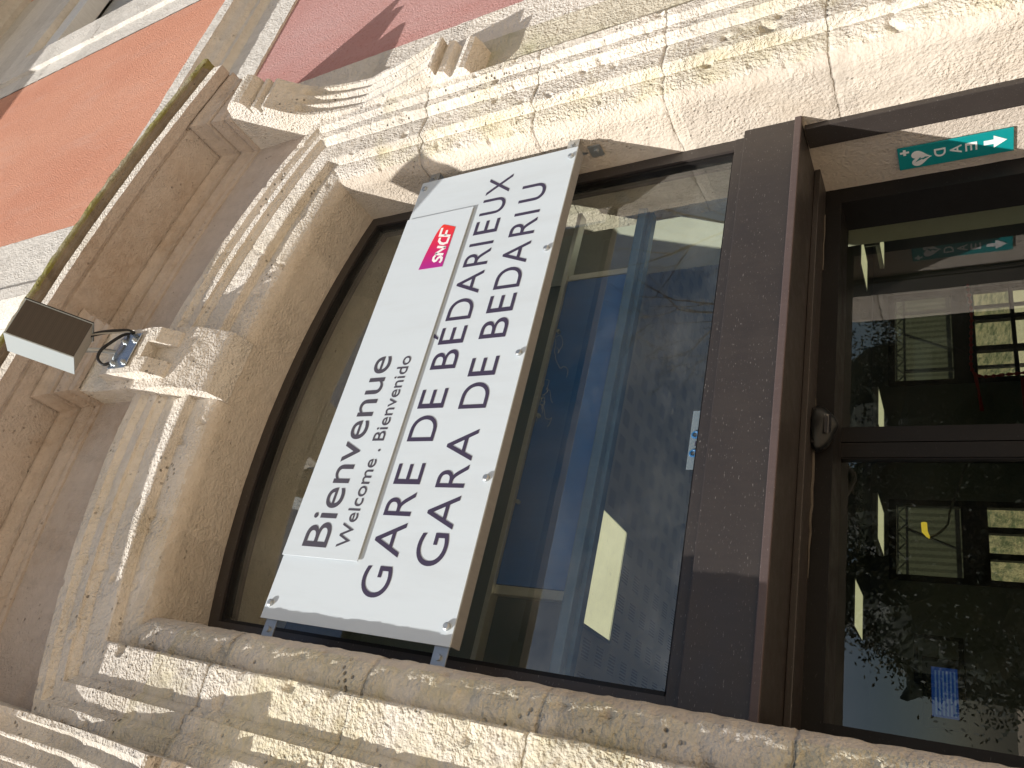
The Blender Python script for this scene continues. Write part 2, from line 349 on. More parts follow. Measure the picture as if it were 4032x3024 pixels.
# moulded architrave round the door opening: section (outward offset a, depth y)
sec = [(0.0, 2.43), (0.0, 1.850), (0.005, 1.828), (0.015, 1.810), (0.030, 1.796), (0.045, 1.788), (0.062, 1.782), (0.085, 1.778), (0.110, 1.778), (0.118, 1.782), (0.1230, 1.776),
       (0.1236, 1.743), (0.130, 1.739), (0.245, 1.747), (0.252, 1.750), (0.258, 1.742), (0.270, 1.733), (0.2800, 1.728), (0.2810, 1.716), (0.326, 1.718), (0.333, 1.721), (0.340, 1.714), (0.352, 1.707), (0.358, 1.698), (0.402, 1.696), (0.404, 1.775)]
sec = densify(sec, 0.010)
def architrave():
    mb = MB(); rows = []
    nz_, na = 500, 260
    JR = [-0.95, -0.30, 0.36, 0.95, 1.52, 2.12]     # block joints up the jambs
    for side in (-1, 1):
        rr = []
        for i in range(nz_ + 1): rr.append(('j', side, i / nz_))
        rows.append(rr if side < 0 else rr[::-1])
    path = rows[0] + [('a', 0, -1 + 2 * i / na) for i in range(1, na)] + rows[1]
    for kind, side, t in path:
        for a, y in sec:
            if kind == 'j':
                x = CX + side * (HW + a); zc = arch_z(a, HW + a); z = -1.6 + (zc + 1.6) * t
                jd = min(abs(z - q) for q in JR); jx = 0
            else:
                x = CX + t * (HW + a); z = arch_z(a, abs(t) * (HW + a)); ang = t * 1.0
                jd = min(abs(abs(t) - q) * 1.3 for q in (0.52, 1.02))
            p = Vector((x, y, z)); q = p * 15
            n = noise.noise_vector(q) * 0.0016 + noise.noise_vector(q * 3.3) * 0.0014 + noise.noise_vector(p * 5) * 0.0022
            if y > 1.86: n *= 0.5
            w = 0.0075 + 0.005 * noise.noise(p * 9)
            if jd < w and a > 0.0: n.y += 0.008 * (1 - jd / w)
            elif jd < w and y < 2.06: n.x += 0.004 * (side or 0)
            # chipped arrises
            if a < 0.06 and y < 1.86 and side < 0: n += Vector((0.0035 * noise.noise(p * 26), 0.0045 * noise.noise(p * 31 + Vector((3, 0, 0))), 0)) + Vector((0, 0.003 * noise.noise(p * 70), 0))
            ch = noise.noise(p * 21 + Vector((5, 1, 2)))
            if ch > 0.42: n.y += (ch - 0.42) * 0.05
            mb.v.append(p + n)
    m = len(sec)
    for i in range(len(path) - 1):
        for j in range(m - 1):
            a = i * m + j; mb.f.append((a, a + m, a + m + 1, a + 1))
    return mb
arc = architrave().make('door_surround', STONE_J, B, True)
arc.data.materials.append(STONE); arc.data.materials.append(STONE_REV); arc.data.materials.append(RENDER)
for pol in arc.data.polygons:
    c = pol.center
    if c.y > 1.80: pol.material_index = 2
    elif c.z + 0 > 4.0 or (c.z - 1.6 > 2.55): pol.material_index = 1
    if c.y > 2.10 and c.z - 1.6 < 0.5: pol.material_index = 3
arc['label'] = 'moulded limestone surround of the arched door opening'

# frieze between surround and hood
fr_ = MB()
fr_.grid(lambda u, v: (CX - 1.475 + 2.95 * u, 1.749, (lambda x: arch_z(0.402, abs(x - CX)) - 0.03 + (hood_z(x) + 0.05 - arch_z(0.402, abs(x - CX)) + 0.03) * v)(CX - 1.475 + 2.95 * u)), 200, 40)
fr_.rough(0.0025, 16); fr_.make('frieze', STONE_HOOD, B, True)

# arched hood, front at y 1.39, mossy slab on top
hsec = densify([(1.80, 0.0), (1.455, 0.0), (1.450, 0.014), (1.438, 0.014), (1.433, 0.0), (1.374, 0.0), (1.372, 0.070), (1.382, 0.078), (1.390, 0.095), (1.384, 0.108), (1.366, 0.116), (1.360, 0.128), (1.350, 0.132)], 0.012)
def sweep_x(sec_, x0, x1, n, mat, name, amp=0.003, caps=True, fr=16, par=B):
    mb = MB(); m = len(sec_)
    for i in range(n + 1):
        x = x0 + (x1 - x0) * i / n
        for y, dz in sec_: mb.v.append(Vector((x, y, hood_z(x) + dz)))
    for i in range(n):
        for j in range(m - 1): a = i * m + j; mb.f.append((a, a + 1, a + m + 1, a + m))
    mb.rough(amp, fr)
    if caps: mb.f.append(tuple(range(m))[::-1]); mb.f.append(tuple(range(n * m, n * m + m)))
    return mb.make(name, mat, par, True)
H0, H1 = CX - 1.76, CX + 1.76
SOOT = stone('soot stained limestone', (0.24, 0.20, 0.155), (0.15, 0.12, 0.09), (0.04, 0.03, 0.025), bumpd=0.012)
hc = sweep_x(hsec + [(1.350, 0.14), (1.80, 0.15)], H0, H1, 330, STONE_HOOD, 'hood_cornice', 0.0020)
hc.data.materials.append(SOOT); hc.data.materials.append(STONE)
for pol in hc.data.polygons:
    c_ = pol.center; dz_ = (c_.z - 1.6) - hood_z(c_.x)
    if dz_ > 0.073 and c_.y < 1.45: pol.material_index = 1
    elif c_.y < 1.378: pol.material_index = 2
sweep_x(densify([(1.80, 0.145), (1.36, 0.1335), (1.340, 0.1335), (1.336, 0.139), (1.334, 0.168), (1.344, 0.176), (1.80, 0.24)], 0.012), H0 - .05, H1 + .05, 330, MOSS, 'mossy_slab', 0.0042, fr=22)

# bed moulding that breaks forward round keystone and consoles
bsec = densify([(-0.01, -0.190), (0.010, -0.186), (0.018, -0.170), (0.010, -0.155), (0.010, -0.148), (0.026, -0.135), (0.036, -0.112), (0.040, -0.098), (0.028, -0.094), (0.028, -0.088), (0.050, -0.086), (0.054, -0.060), (0.068, -0.034), (0.082, -0.022), (0.084, -0.010), (0.068, -0.008), (0.066, 0.004)], 0.007)
plan = [(-0.38, 1.77), (-0.38, 1.52), (-0.162, 1.52), (-0.162, 1.749), (1.13, 1.749), (1.13, 1.60), (1.47, 1.60), (1.47, 1.749), (2.762, 1.749), (2.762, 1.52), (2.98, 1.52), (2.98, 1.77)]
def bed():
    mb = MB(); m = len(bsec); nrm = []
    for a, b in zip(plan[:-1], plan[1:]):
        d = Vector((b[0] - a[0], b[1] - a[1])).normalized(); nrm.append(Vector((d.y, -d.x)))
    st = []
    for i in range(len(plan) - 1):
        a, b = plan[i], plan[i + 1]; L = math.dist(a, b); n = max(2, round(L / 0.014))
        na = nrm[i - 1] if i > 0 else Vector((0, 0)); nb = nrm[i + 1] if i + 1 < len(nrm) else Vector((0, 0))
        ma = nrm[i] + na; mb_ = nrm[i] + nb
        for k in range(n + (1 if i == len(plan) - 2 else 0)):
            t = k / n; o = ma.lerp(mb_, t) ; st.append((a[0] + (b[0] - a[0]) * t, a[1] + (b[1] - a[1]) * t, o, i))
    for x, y, o, i in st:
        for off, dz in bsec:
            X, Y = x + o.x * off, y + o.y * off; mb.v.append(Vector((X, Y, hood_z(X) + dz)))
    for i in range(len(st) - 1):
        for j in range(m - 1): a = i * m + j; mb.f.append((a, a + m, a + m + 1, a + 1))
    return mb.rough(0.0013, 22)
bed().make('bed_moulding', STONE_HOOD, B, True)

# scroll consoles with three flutes
cprof = [(1.518, 3.42), (1.520, 3.345), (1.505, 3.335), (1.462, 3.318), (1.440, 3.285), (1.436, 3.25), (1.450, 3.215), (1.485, 3.195), (1.535, 3.190), (1.537, 3.183),
         (1.500, 3.178), (1.494, 3.163), (1.500, 3.146), (1.545, 3.140), (1.546, 3.118), (1.514, 3.110), (1.514, 3.096)]
body = spline([(1.514, 3.096), (1.556, 3.04), (1.593, 2.983), (1.630, 2.91), (1.650, 2.833), (1.665, 2.75), (1.676, 2.657), (1.684, 2.56), (1.674, 2.497), (1.660, 2.37), (1.640, 2.244), (1.620, 2.14), (1.604, 2.073)], 6)
ctail = [(1.608, 2.062), (1.655, 2.070), (1.652, 2.055), (1.638, 2.035), (1.648, 2.008), (1.684, 2.000), (1.685, 1.985), (1.656, 1.950), (1.650, 1.925), (1.660, 1.902), (1.705, 1.886), (1.78, 1.875)]
cfront = densify(cprof, 0.010) + densify(body, 0.014)[1:] + densify(ctail, 0.010)
def console(x0, x1):
    mb = MB(); nx = 60; m = len(cfront)
    for i in range(nx + 1):
        u = i / nx; x = x0 + (x1 - x0) * u
        fl = 0.0
        for k in range(3):
            c = 0.21 + 0.29 * k; d = abs(u - c) / 0.118
            if d < 1: fl = math.sqrt(1 - d * d)
        for y, z in cfront:
            w = min(1, max(0, (2.965 - z) / 0.02)) * min(1, max(0, (z - 2.085) / 0.02))
            mb.v.append(Vector((x, y + 0.028 * fl * w, z)))
    for i in range(nx):
        for j in range(m - 1): a = i * m + j; mb.f.append((a, a + m, a + m + 1, a + 1))
    mb.rough(0.0015, 22)
    # side cheeks
    for s_, xi in ((0, x0), (1, x1)):
        base = s_ * nx * m; n0 = len(mb.v)
        K = 8
        for j in range(m):
            y, z = mb.v[base + j].y, mb.v[base + j].z
            for k in range(1, K + 1): mb.v.append(Vector((xi + 0.002 * noise.noise(Vector((y * 20 + k, z * 20, xi))), y + (1.79 - y) * k / K, z)))
        for j in range(m - 1):
            for k in range(K):
                A = base + j if k == 0 else n0 + j * K + k - 1; Bq = base + j + 1 if k == 0 else n0 + (j + 1) * K + k - 1
                C = n0 + (j + 1) * K + k; D = n0 + j * K + k
                mb.f.append((A, Bq, C, D) if s_ == 0 else (A, D, C, Bq))
    return mb
c = console(2.762, 2.98).make('scroll_console', STONE, B, True); c['label'] = 'fluted stone scroll console right of the arch'
c = console(-0.38, -0.162).make('scroll_console', STONE, B, True); c['label'] = 'fluted stone scroll console left of the arch'

# keystone with notched tablet
kprof = densify([(1.835, 2.770), (1.80, 2.772), (1.735, 2.790), (1.722, 2.806), (1.700, 2.87), (1.672, 2.95), (1.655, 3.04), (1.648, 3.15), (1.645, 3.40), (1.640, 3.50), (1.615, 3.58), (1.60, 3.66), (1.60, 3.82)], 0.014)
def keystone():
    mb = MB(); nx = 40; m = len(kprof)
    hw = lambda z: 0.152 + 0.020 * (z - 2.8)
    for i in range(nx + 1):
        u = -1 + 2 * i / nx
        for y, z in kprof: mb.v.append(Vector((CX + u * hw(z), y, z)))
    for i in range(nx):
        for j in range(m - 1): a = i * m + j; mb.f.append((a, a + 1, a + m + 1, a + m))
    K = 6
    for s_ in (0, 1):
        base = s_ * nx * m; n0 = len(mb.v)
        for j in range(m):
            v = mb.v[base + j]
            for k in range(1, K + 1): mb.v.append(Vector((v.x, v.y + (1.86 - v.y) * k / K, v.z)))
        for j in range(m - 1):
            for k in range(K):
                A = base + j if k == 0 else n0 + j * K + k - 1; Bq = base + j + 1 if k == 0 else n0 + (j + 1) * K + k - 1
                C = n0 + (j + 1) * K + k; D = n0 + j * K + k
                mb.f.append((A, D, C, Bq) if s_ == 0 else (A, Bq, C, D))
    return mb.rough(0.003, 18)
ks = keystone().make('keystone', STONE, B, True)
tb = MB()
def slab_yz(mb, poly, x0, x1, n=10):
    poly = densify(poly + [poly[0]], 0.012)[:-1]; k = len(poly); n0 = len(mb.v)
    for i in range(n + 1):
        x = x0 + (x1 - x0) * i / n
        for y, z in poly: mb.v.append(Vector((x, y, z)))
    for i in range(n):
        for j in range(k): a = n0 + i * k + j; b2 = n0 + i * k + (j + 1) % k; mb.f.append((a, b2, b2 + k, a + k))
    mb.f.append(tuple(n0 + j for j in range(k))[::-1]); mb.f.append(tuple(n0 + n * k + j for j in range(k)))
slab_yz(tb, [(1.66, 3.155), (1.586, 3.145), (1.583, 3.395), (1.60, 3.42), (1.66, 3.43)], 1.185, 1.420, 16)
for x0, x1 in ((1.186, 1.262), (1.344, 1.419)):
    slab_yz(tb, [(1.665, 3.015), (1.648, 3.018), (1.626, 3.046), (1.630, 3.052), (1.622, 3.060), (1.590, 3.098), (1.586, 3.150), (1.665, 3.16)], x0, x1, 8)
tb.rough(0.0018, 22); tb.make('keystone_tablet', STONE, ks, True)

# wall sheets beside the surround, pink panels, string course, orange panels
def wall_sheet(name, mat, x0, x1, z0, z1, y, nx, nz2, amp=0.002, thick=0.06, fr=14):
    mb = MB(); mb.grid(lambda u, v: (x0 + (x1 - x0) * u, y, z0 + (z1 - z0) * v), nx, nz2); mb.rough(amp, fr)
    mb.box(x0 + .002, x1 - .002, y + 0.012, y + 0.012 + thick, z0 + .002, z1 - .002)
    return mb.make(name, mat, B, True)
w = wall_sheet('stone_pier', STONE_W, 2.745, 3.088, -1.6, 3.90, 1.764, 34, 500); w['label'] = 'rough olive stained stone strip right of the door surround'
w = wall_sheet('stone_pier', STONE, 3.092, 3.336, -1.6, 3.90, 1.768, 24, 500); w['label'] = 'cream stone strip beside the pink stucco'
w = wall_sheet('stone_pier', STONE_W, -0.74, -0.145, -1.6, 3.90, 1.766, 50, 400); w['label'] = 'stone strip left of the door surround'
wall_sheet('pink_wall', PINK, 3.337, 12.0, -1.6, 3.905, 1.772, 8, 8, 0.0005)
wall_sheet('pink_wall', PINK, -9.0, -0.742, -1.6, 3.905, 1.772, 4, 4, 0.0005)
# string course along the whole front
ssec = densify([(1.78, 3.90), (1.757, 3.902), (1.753, 4.235), (1.745, 4.245), (1.725, 4.262), (1.705, 4.266), (1.700, 4.300), (1.672, 4.318), (1.662, 4.330), (1.645, 4.37), (1.622, 4.392), (1.598, 4.400), (1.594, 4.52), (1.80, 4.56)], 0.02)
mb = MB(); n = 620; m = len(ssec); X0, X1 = 2.2, 12.0
for i in range(n + 1):
    x = X0 + (X1 - X0) * i / n
    for y, z in ssec: mb.v.append(Vector((x, y, z)))
for i in range(n):
    for j in range(m - 1): a = i * m + j; mb.f.append((a, a + 1, a + m + 1, a + m))
mb.rough(0.0032, 14); mb.make('string_course', STONE_UP, B, True)
mb = MB()
for xx in ((-9.0, 2.2),):
    for (y0_, z0_), (y1_, z1_) in zip(ssec[:-1], ssec[1:]): mb.add([(xx[0], y0_, z0_), (xx[1], y0_, z0_), (xx[1], y1_, z1_), (xx[0], y1_, z1_)], [(0, 1, 2, 3)])
mb.make('string_course', STONE_UP, B)
wall_sheet('orange_wall', ORANGE, 2.598, 5.192, 4.50, 11.05, 1.771, 40, 60, 0.001)
wall_sheet('orange_wall', ORANGE, -9.0, -0.02, 4.50, 11.05, 1.771, 4, 4, 0.001)
wall_sheet('orange_wall', ORANGE, 7.86, 12.0, 4.50, 11.05, 1.771, 4, 4, 0.001)
def surround(x0, x1, w0, w1, step0, step1):
    """stone surround x0..x1 of an upper window opening w0..w1, raised inner band to step0/step1, head at 8.955"""
    mb = MB(); Z0, ZH, Z1 = 4.50, 8.955, 11.05
    for a, b2, y in ((x0, step0, 1.766), (step0, w0, 1.728), (w1, step1, 1.728), (step1, x1, 1.766)):
        zt = Z1 if y > 1.75 else ZH + 0.30
        mb.grid(lambda u, v: (a + (b2 - a) * u, y, Z0 + (zt - Z0) * v), max(4, int((b2 - a) / 0.02)), 230)
    mb.grid(lambda u, v: (w0 + (w1 - w0) * u, 1.728, ZH + 0.30 * v), 60, 14)
    mb.grid(lambda u, v: (step0 + (step1 - step0) * u, 1.766, ZH + 0.30 + (Z1 - ZH - 0.30) * v), 60, 80)
    for xx, s_ in ((step0, 1), (step1, -1)): mb.grid(lambda u, v: (xx, 1.766 - 0.038 * u, Z0 + (ZH + 0.30 - Z0) * v), 3, 230, s_ < 0)
    mb.grid(lambda u, v: (step0 + (step1 - step0) * u, 1.766 - 0.038 * v, ZH + 0.30), 60, 3)
    mb.grid(lambda u, v: (w0, 1.728 + 0.30 * u, Z0 + (ZH - Z0) * v), 12, 230)
    mb.grid(lambda u, v: (w1, 1.728 + 0.30 * u, Z0 + (ZH - Z0) * v), 12, 230)
    mb.grid(lambda u, v: (w0 + (w1 - w0) * u, 1.728 + 0.30 * v, ZH), 60, 12)
    mb.box(x0 + .003, w0 - .01, 1.78, 2.0, Z0, Z1); mb.box(w1 + .01, x1 - .003, 1.78, 2.0, Z0, Z1); mb.box(w0 - .01, w1 + .01, 1.78, 2.0, ZH + .01, Z1)
    # joints: thin recessed lines every block
    for v in mb.v:
        if v.y < 1.775:
            k = (v.z - 4.7) % 0.86
            if k < 0.012: v.y += 0.006
    mb.rough(0.0022, 12)
    o = mb.make('window_surround', STONE_UP, B, True); return o
def upper_window(w0, w1, lab):
    wf = MB(); wf.box(w0 + .005, w1 - .005, 1.99, 2.05, 4.6, 4.68); wf.box(w0 + .005, w0 + .065, 1.99, 2.05, 4.68, 8.64); wf.box(w1 - .065, w1 - .005, 1.99, 2.05, 4.68, 8.64)
    o = wf.make('upper_window', OFFW, B); o['label'] = lab
    bx = MB().box(w0 + .006, w1 - .006, 1.80, 1.975, 8.64, 8.952, 0.004); bx.make('shutter_box', OFFW, o)
    MB().box(w0 + .07, w1 - .07, 2.0, 2.02, 4.68, 8.64).make('shutter', SHUT, o)
surround(5.194, 7.858, 5.84, 7.20, 5.45, 7.60)['label'] = 'stepped stone surround of the right upper window'
surround(-0.018, 2.596, 0.62, 1.98, 0.52, 2.08)['label'] = 'stone surround of the left upper window'
upper_window(5.84, 7.20, 'white framed upper window with ribbed shutter right of the orange wall')
upper_window(0.62, 1.98, 'white framed upper window behind the loudspeaker')
# eaves cornice
ev = MB()
esec = [(1.80, 10.92), (1.70, 10.93), (1.66, 10.98), (1.58, 11.0), (1.56, 11.08), (1.0, 11.10), (0.98, 11.14), (0.29, 11.15), (0.27, 11.32), (0.21, 11.40), (0.23, 11.5), (2.2, 11.9)]
for (y0_, z0_), (y1_, z1_) in zip(esec[:-1], esec[1:]): ev.add([(-9.0, y0_, z0_), (12.0, y0_, z0_), (12.0, y1_, z1_), (-9.0, y1_, z1_)], [(0, 1, 2, 3)])
ev.make('eaves_cornice', STONE_UP, B)
# hidden mass of the building and the hall inside it
core = MB()
core.box(2.765, 12, 1.85, 2.86, -1.6, 4.45); core.box(-9, -0.16, 1.85, 2.86, -1.6, 4.45); core.box(-9, 12, 2.08, 2.86, 4.45, 11.5)
core.box(2.42, 2.765, 1.86, 2.86, -1.6, 4.45); core.box(-0.16, 0.18, 1.86, 2.86, -1.6, 4.45)
core.box(0.18, 2.42, 1.87, 2.86, 3.05, 4.45)
core.make('wall_core', flat('pale plaster', (0.62, 0.62, 0.54), 0.9), B)
hall = MB()
hall.box(-4.0, 14, 12.0, 12.2, 1.2, 4.0)           # head over far doors
hall.box(-4.2, -4.0, 2.86, 12.2, -1.6, 4.0); hall.box(14, 14.2, 2.86, 12.2, -1.6, 4.0)
hall.box(-4.0, 14, 2.88, 2.93, 1.452, 4.0)           # bulkhead above the entrance
hall.box(-4.0, 14, 2.3, 12.2, 4.0, 4.1)
for a, b2 in ((-4.0, 3.80), (5.05, 7.05), (8.9, 14)): hall.box(a, b2, 12.0, 12.2, -1.6, 1.2)
hall.make('hall_walls', OLIVE, B)
MB().add([(-4, 2.5, -1.59), (14, 2.5, -1.59), (14, 12.2, -1.59), (-4, 12.2, -1.59)], [(0, 1, 2, 3)]).make('hall_floor', INFLOOR, B)
MB().add([(-4, 2.88, 1.45), (14, 2.88, 1.45), (14, 5.2, 1.45), (-4, 5.2, 1.45)], [(0, 3, 2, 1)]).make('hall_ceiling', CEIL, B)['label'] = 'ceiling trays with clusters of slots'
MB().add([(-4, 5.2, 1.45), (14, 5.2, 1.45), (14, 12.0, 1.45), (-4, 12.0, 1.45)], [(0, 3, 2, 1)]).make('hall_ceiling', OLIVE, B)
# far glazed doors: frames, muntins, panes
for (a, b2, lab) in ((3.80, 5.05, 'far glazed door seen through the left door leaf'), (7.05, 8.9, 'far glazed door seen through the right door leaf')):
    f = MB(); f.box(a, b2, 11.98, 12.08, 1.10, 1.2); f.box(a, b2, 11.98, 12.08, -0.07, 0.26); f.box(a, b2, 11.98, 12.08, -0.62, -0.56); f.box(a, b2, 11.98, 12.08, -1.6, -1.5)
    nb = 3
    for k in range(nb + 1):
        xk = a + (b2 - a - 0.09) * k / nb; f.box(xk, xk + 0.09, 11.985, 12.075, -1.5, -0.07)
    f.box(a, a + 0.09, 11.985, 12.075, 0.26, 1.1); f.box(b2 - .09, b2, 11.985, 12.075, 0.26, 1.1)
    o = f.make('far_door', DARKBR, B); o['label'] = lab
    MB().box(a, b2, 12.03, 12.036, -1.6, 1.2).make('glazing', GLASS_F, o)

# ------------------------------------------------------------------ arched transom window, beam and sliding doors
TW = thing('transom_window', 'arched fanlight in dark brown frame behind the white station sign', 'window', (CX, 2.08, 0.7))
def arch_band(o0, o1, y0, y1, n=60):
    """frame ring between opening edge minus o0 and minus o1, jambs down to z=.70"""
    mb = MB(); pth = []
    def pt(o, t):
        hw = HW - o
        if t < 0.25: f = t / 0.25; zc = arch_z(-o, hw) ; return CX - hw, 0.69 + (zc - 0.69) * f
        if t > 0.75: f = (1 - t) / 0.25; zc = arch_z(-o, hw); return CX + hw, 0.69 + (zc - 0.69) * f
        d = (t - 0.5) / 0.25 * hw; return CX + d, arch_z(-o, abs(d))
    N = 80
    for i in range(N + 1):
        t = i / N
        for o, y in ((o0, y1), (o0, y0), (o1, y0), (o1, y1)):
            x, z = pt(o, t); mb.v.append(Vector((x, y, z)))
    for i in range(N):
        for j in range(4): a = i * 4 + j; b2 = i * 4 + (j + 1) % 4; mb.f.append((a, a + 4, b2 + 4, b2))
    return mb
fo = arch_band(-0.004, 0.052, 2.066, 2.16); fo.make('window_frame', BROWN, TW)
fi = arch_band(0.050, 0.066, 2.078, 2.13); fi.box(CX - 1.01, CX + 1.01, 2.078, 2.13, 0.735, 0.750); fi.make('glazing_bead', DARKBR, TW)
MB().box(CX - 1.062, CX + 1.062, 2.064, 2.16, 0.700, 0.742, 0.003).make('bottom_rail', BROWN, TW)
poly = [(CX - 1.03, 0.73), (CX + 1.03, 0.73)] + [(CX + 1.03 - 2.06 * i / 40, arch_z(-0.045, abs(1.03 - 2.06 * i / 40))) for i in range(41)]
MB().prism(poly, lambda p: (p[0], 2.096, p[1]), lambda p: (p[0], 2.102, p[1])).make('pane', GLASS_T, TW)
fix_normals(bpy.data.objects[[o.name for o in TW.children if o.name.startswith('pane')][0]])

DR = thing('sliding_door', 'dark brown automatic glass sliding doors under the brown beam', 'door', (CX, 2.5, -1.6))
bmb = MB().box(0.238, 2.362, 2.030, 2.44, 0.492, 0.698, 0.004)
b_o = bmb.make('door_beam', BROWN, DR)
MB().box(0.236, 2.364, 2.019, 2.034, 0.488, 0.512, 0.003).make('beam_lip', metal_paint('worn brown lip', (0.085, 0.062, 0.060), 0.5, 0.4), b_o)
MB().box(0.24, 2.36, 2.30, 2.44, 0.470, 0.491, 0.003).make('soffit_strip', BROWN, b_o)
jp = MB().box(2.337, 2.362, 2.066, 2.158, -1.6, 0.486, 0.003); jp.box(2.343, 2.362, 2.158, 2.170, -1.6, 0.486); jp.box(0.238, 0.263, 2.066, 2.158, -1.6, 0.486, 0.003); jp.make('jamb_profile', BROWN, DR)
f = MB().box(0.24, 2.36, 2.43, 2.60, 0.41, 0.492); f.box(2.285, 2.362, 2.43, 2.60, -1.6, 0.412); f.box(0.238, 0.345, 2.43, 2.60, -1.6, 0.412)
f.box(2.36, 2.50, 2.44, 2.62, -1.6, 0.70); f.box(0.10, 0.24, 2.44, 2.62, -1.6, 0.70)
f.make('door_frame', DARKBR, DR)
for a, b2, mu, lab in ((0.30, 1.243, 1.28, 'left leaf'), (1.357, 2.44, 1.32, 'right leaf')):
    lf = MB()
    if a < 1: lf.box(b2, 1.298, 2.585, 2.625, -1.58, 0.44); lf.box(b2 - .006, b2, 2.59, 2.62, -1.58, 0.42)
    else: lf.box(1.302, a, 2.585, 2.625, -1.58, 0.44); lf.box(a, a + .006, 2.59, 2.62, -1.58, 0.42)
    lf.box(min(a, 1.31), max(b2, 1.29), 2.588, 2.622, 0.411, 0.45)
    lo = lf.make('door_leaf', DARKBR, DR)
    MB().box(a + 0.001, b2 - 0.001, 2.600, 2.608, -1.55, 0.42).make('pane', GLASS_D, lo)
# silicone / dust bead crossing the soffit of the beam, as on the photographed door
pp = [(0.75 + 0.03 * i, 2.415 + 0.006 * math.sin(i * 1.7) + 0.004 * math.sin(i * 4.1), 0.467) for i in range(22)]
MB().tube(pp, [0.0015 + 0.004 * math.sin(math.pi * i / 21) for i in range(22)], 6).make('sealant_bead', flat('old sealant', (0.10, 0.085, 0.07), 0.8), DR)
bp_ = [(1.95 + 0.03 * i, 2.418 + 0.005 * math.sin(i * 1.3), 0.467) for i in range(10)]
MB().tube(bp_, 0.003, 6).make('sealant_bead', flat('old sealant', (0.10, 0.085, 0.07), 0.8), DR)

# presence sensor: black lens body under the beam
SN = thing('door_sensor', 'black domed motion sensor under the beam above the door leaves', 'sensor', (1.25, 2.40, 0.47))
sb = MB()
def sens(u, v):
    th = math.pi * u; ph = 2 * math.pi * v
    r = math.sin(th); x = 0.085 * math.cos(th); k = 0.85 + 0.15 * math.cos(ph - 0.6)
    dz = 0.05 * r * math.sin(ph); dy = 0.055 * r * math.cos(ph) * k
    bulge = 1 + 0.25 * math.exp(-((math.cos(th) - 0.2) / 0.35) ** 2)
    return (1.255 + x, 2.39 + dy, 0.455 + dz * bulge * (1.1 if dz < 0 else 0.4))
sb.grid(sens, 26, 26); sb.make('sensor_housing', BLACK, SN, True)
MB().box(1.19, 1.32, 2.362, 2.43, 0.452, 0.4695, 0.004).make('base_plate', DARKBR, SN)
MB().grid(lambda u, v: (1.22 + 0.07 * u, 2.345 + 0.012 * math.sin(math.pi * v), 0.425 - 0.022 * v), 6, 6).make('lens_window', flat('sensor lens', (0.05, 0.05, 0.055), 0.08, 0, 0.9), SN, True)

# ------------------------------------------------------------------ things just behind the fanlight
BB = thing('backing_board', 'navy blue board held between two aluminium rails behind the fanlight glass', 'board', (CX, 2.25, 1.2))
MB().box(0.594, 1.92, 2.250, 2.275, 1.192, 1.468, 0.002).make('board', NAVY, BB)
MB().box(-0.2, 2.30, 2.236, 2.285, 1.470, 1.490, 0.002).make('rail', ALU, BB)['label'] = 'upper pale rail'
lr = MB().box(-0.2, 2.25, 2.225, 2.262, 1.146, 1.186, 0.006); lr.box(-0.2, 2.25, 2.262, 2.30, 1.130, 1.150, 0.002)
lr.make('rail', metal_paint('blue grey rail', (0.10, 0.17, 0.26), 0.35, 0.1, 0.5, 0.3), BB)['label'] = 'lower blue grey rail'
for xx, yy in ((1.925, 1.955), (0.56, 0.592)):
    MB().box(xx, yy, 2.252, 2.285, 1.188, 1.469, 0.002).make('end_bracket', ALU, BB)
for xx, zz in ((1.655, 1.452), (1.26, 1.452), (0.9, 1.452)):
    MB().tube([(xx, 2.236, zz), (xx, 2.251, zz)], 0.008, 10).make('bolt', GALV, BB)
wb = MB()
for k in range(7):
    a0 = random.uniform(1.1, 1.88); pts = [(a0, 2.244, 1.46)]
    for q in range(9): x_, y_, z_ = pts[-1]; pts.append((x_ - random.uniform(-.012, .04), 2.244, z_ - random.uniform(-.008, .022)))
    wb.tube(spline(pts, 4), 0.0007, 4, False)
wb.make('cobweb', flat('cobweb', (0.5, 0.5, 0.48), 0.9), BB)

ST = thing('window_sticker', 'clear notice sticker with two blue marks low on the fanlight glass', 'sticker', (1.065, 2.09, 0.76))
MB().box(0.965, 1.172, 2.0925, 2.0945, 0.745, 0.778).make('film', STICK, ST)
for xx in (1.02, 1.085):
    cl = MB(); cl.tube([(xx + 0.011 * math.cos(a), 2.091, 0.760 + 0.011 * math.sin(a)) for a in [math.pi * 2 * q / 12 for q in range(12)]] + [(xx + 0.011, 2.091, 0.760)], 0.0035, 6, False)
    cl.box(xx - .012, xx + .012, 2.0895, 2.0915, 0.745, 0.755, 0.0005)
    cl.make('blue_mark', BLUEC, ST)
MB().box(1.046, 1.062, 2.091, 2.0922, 0.756, 0.759).make('printed_dash', INK, ST)

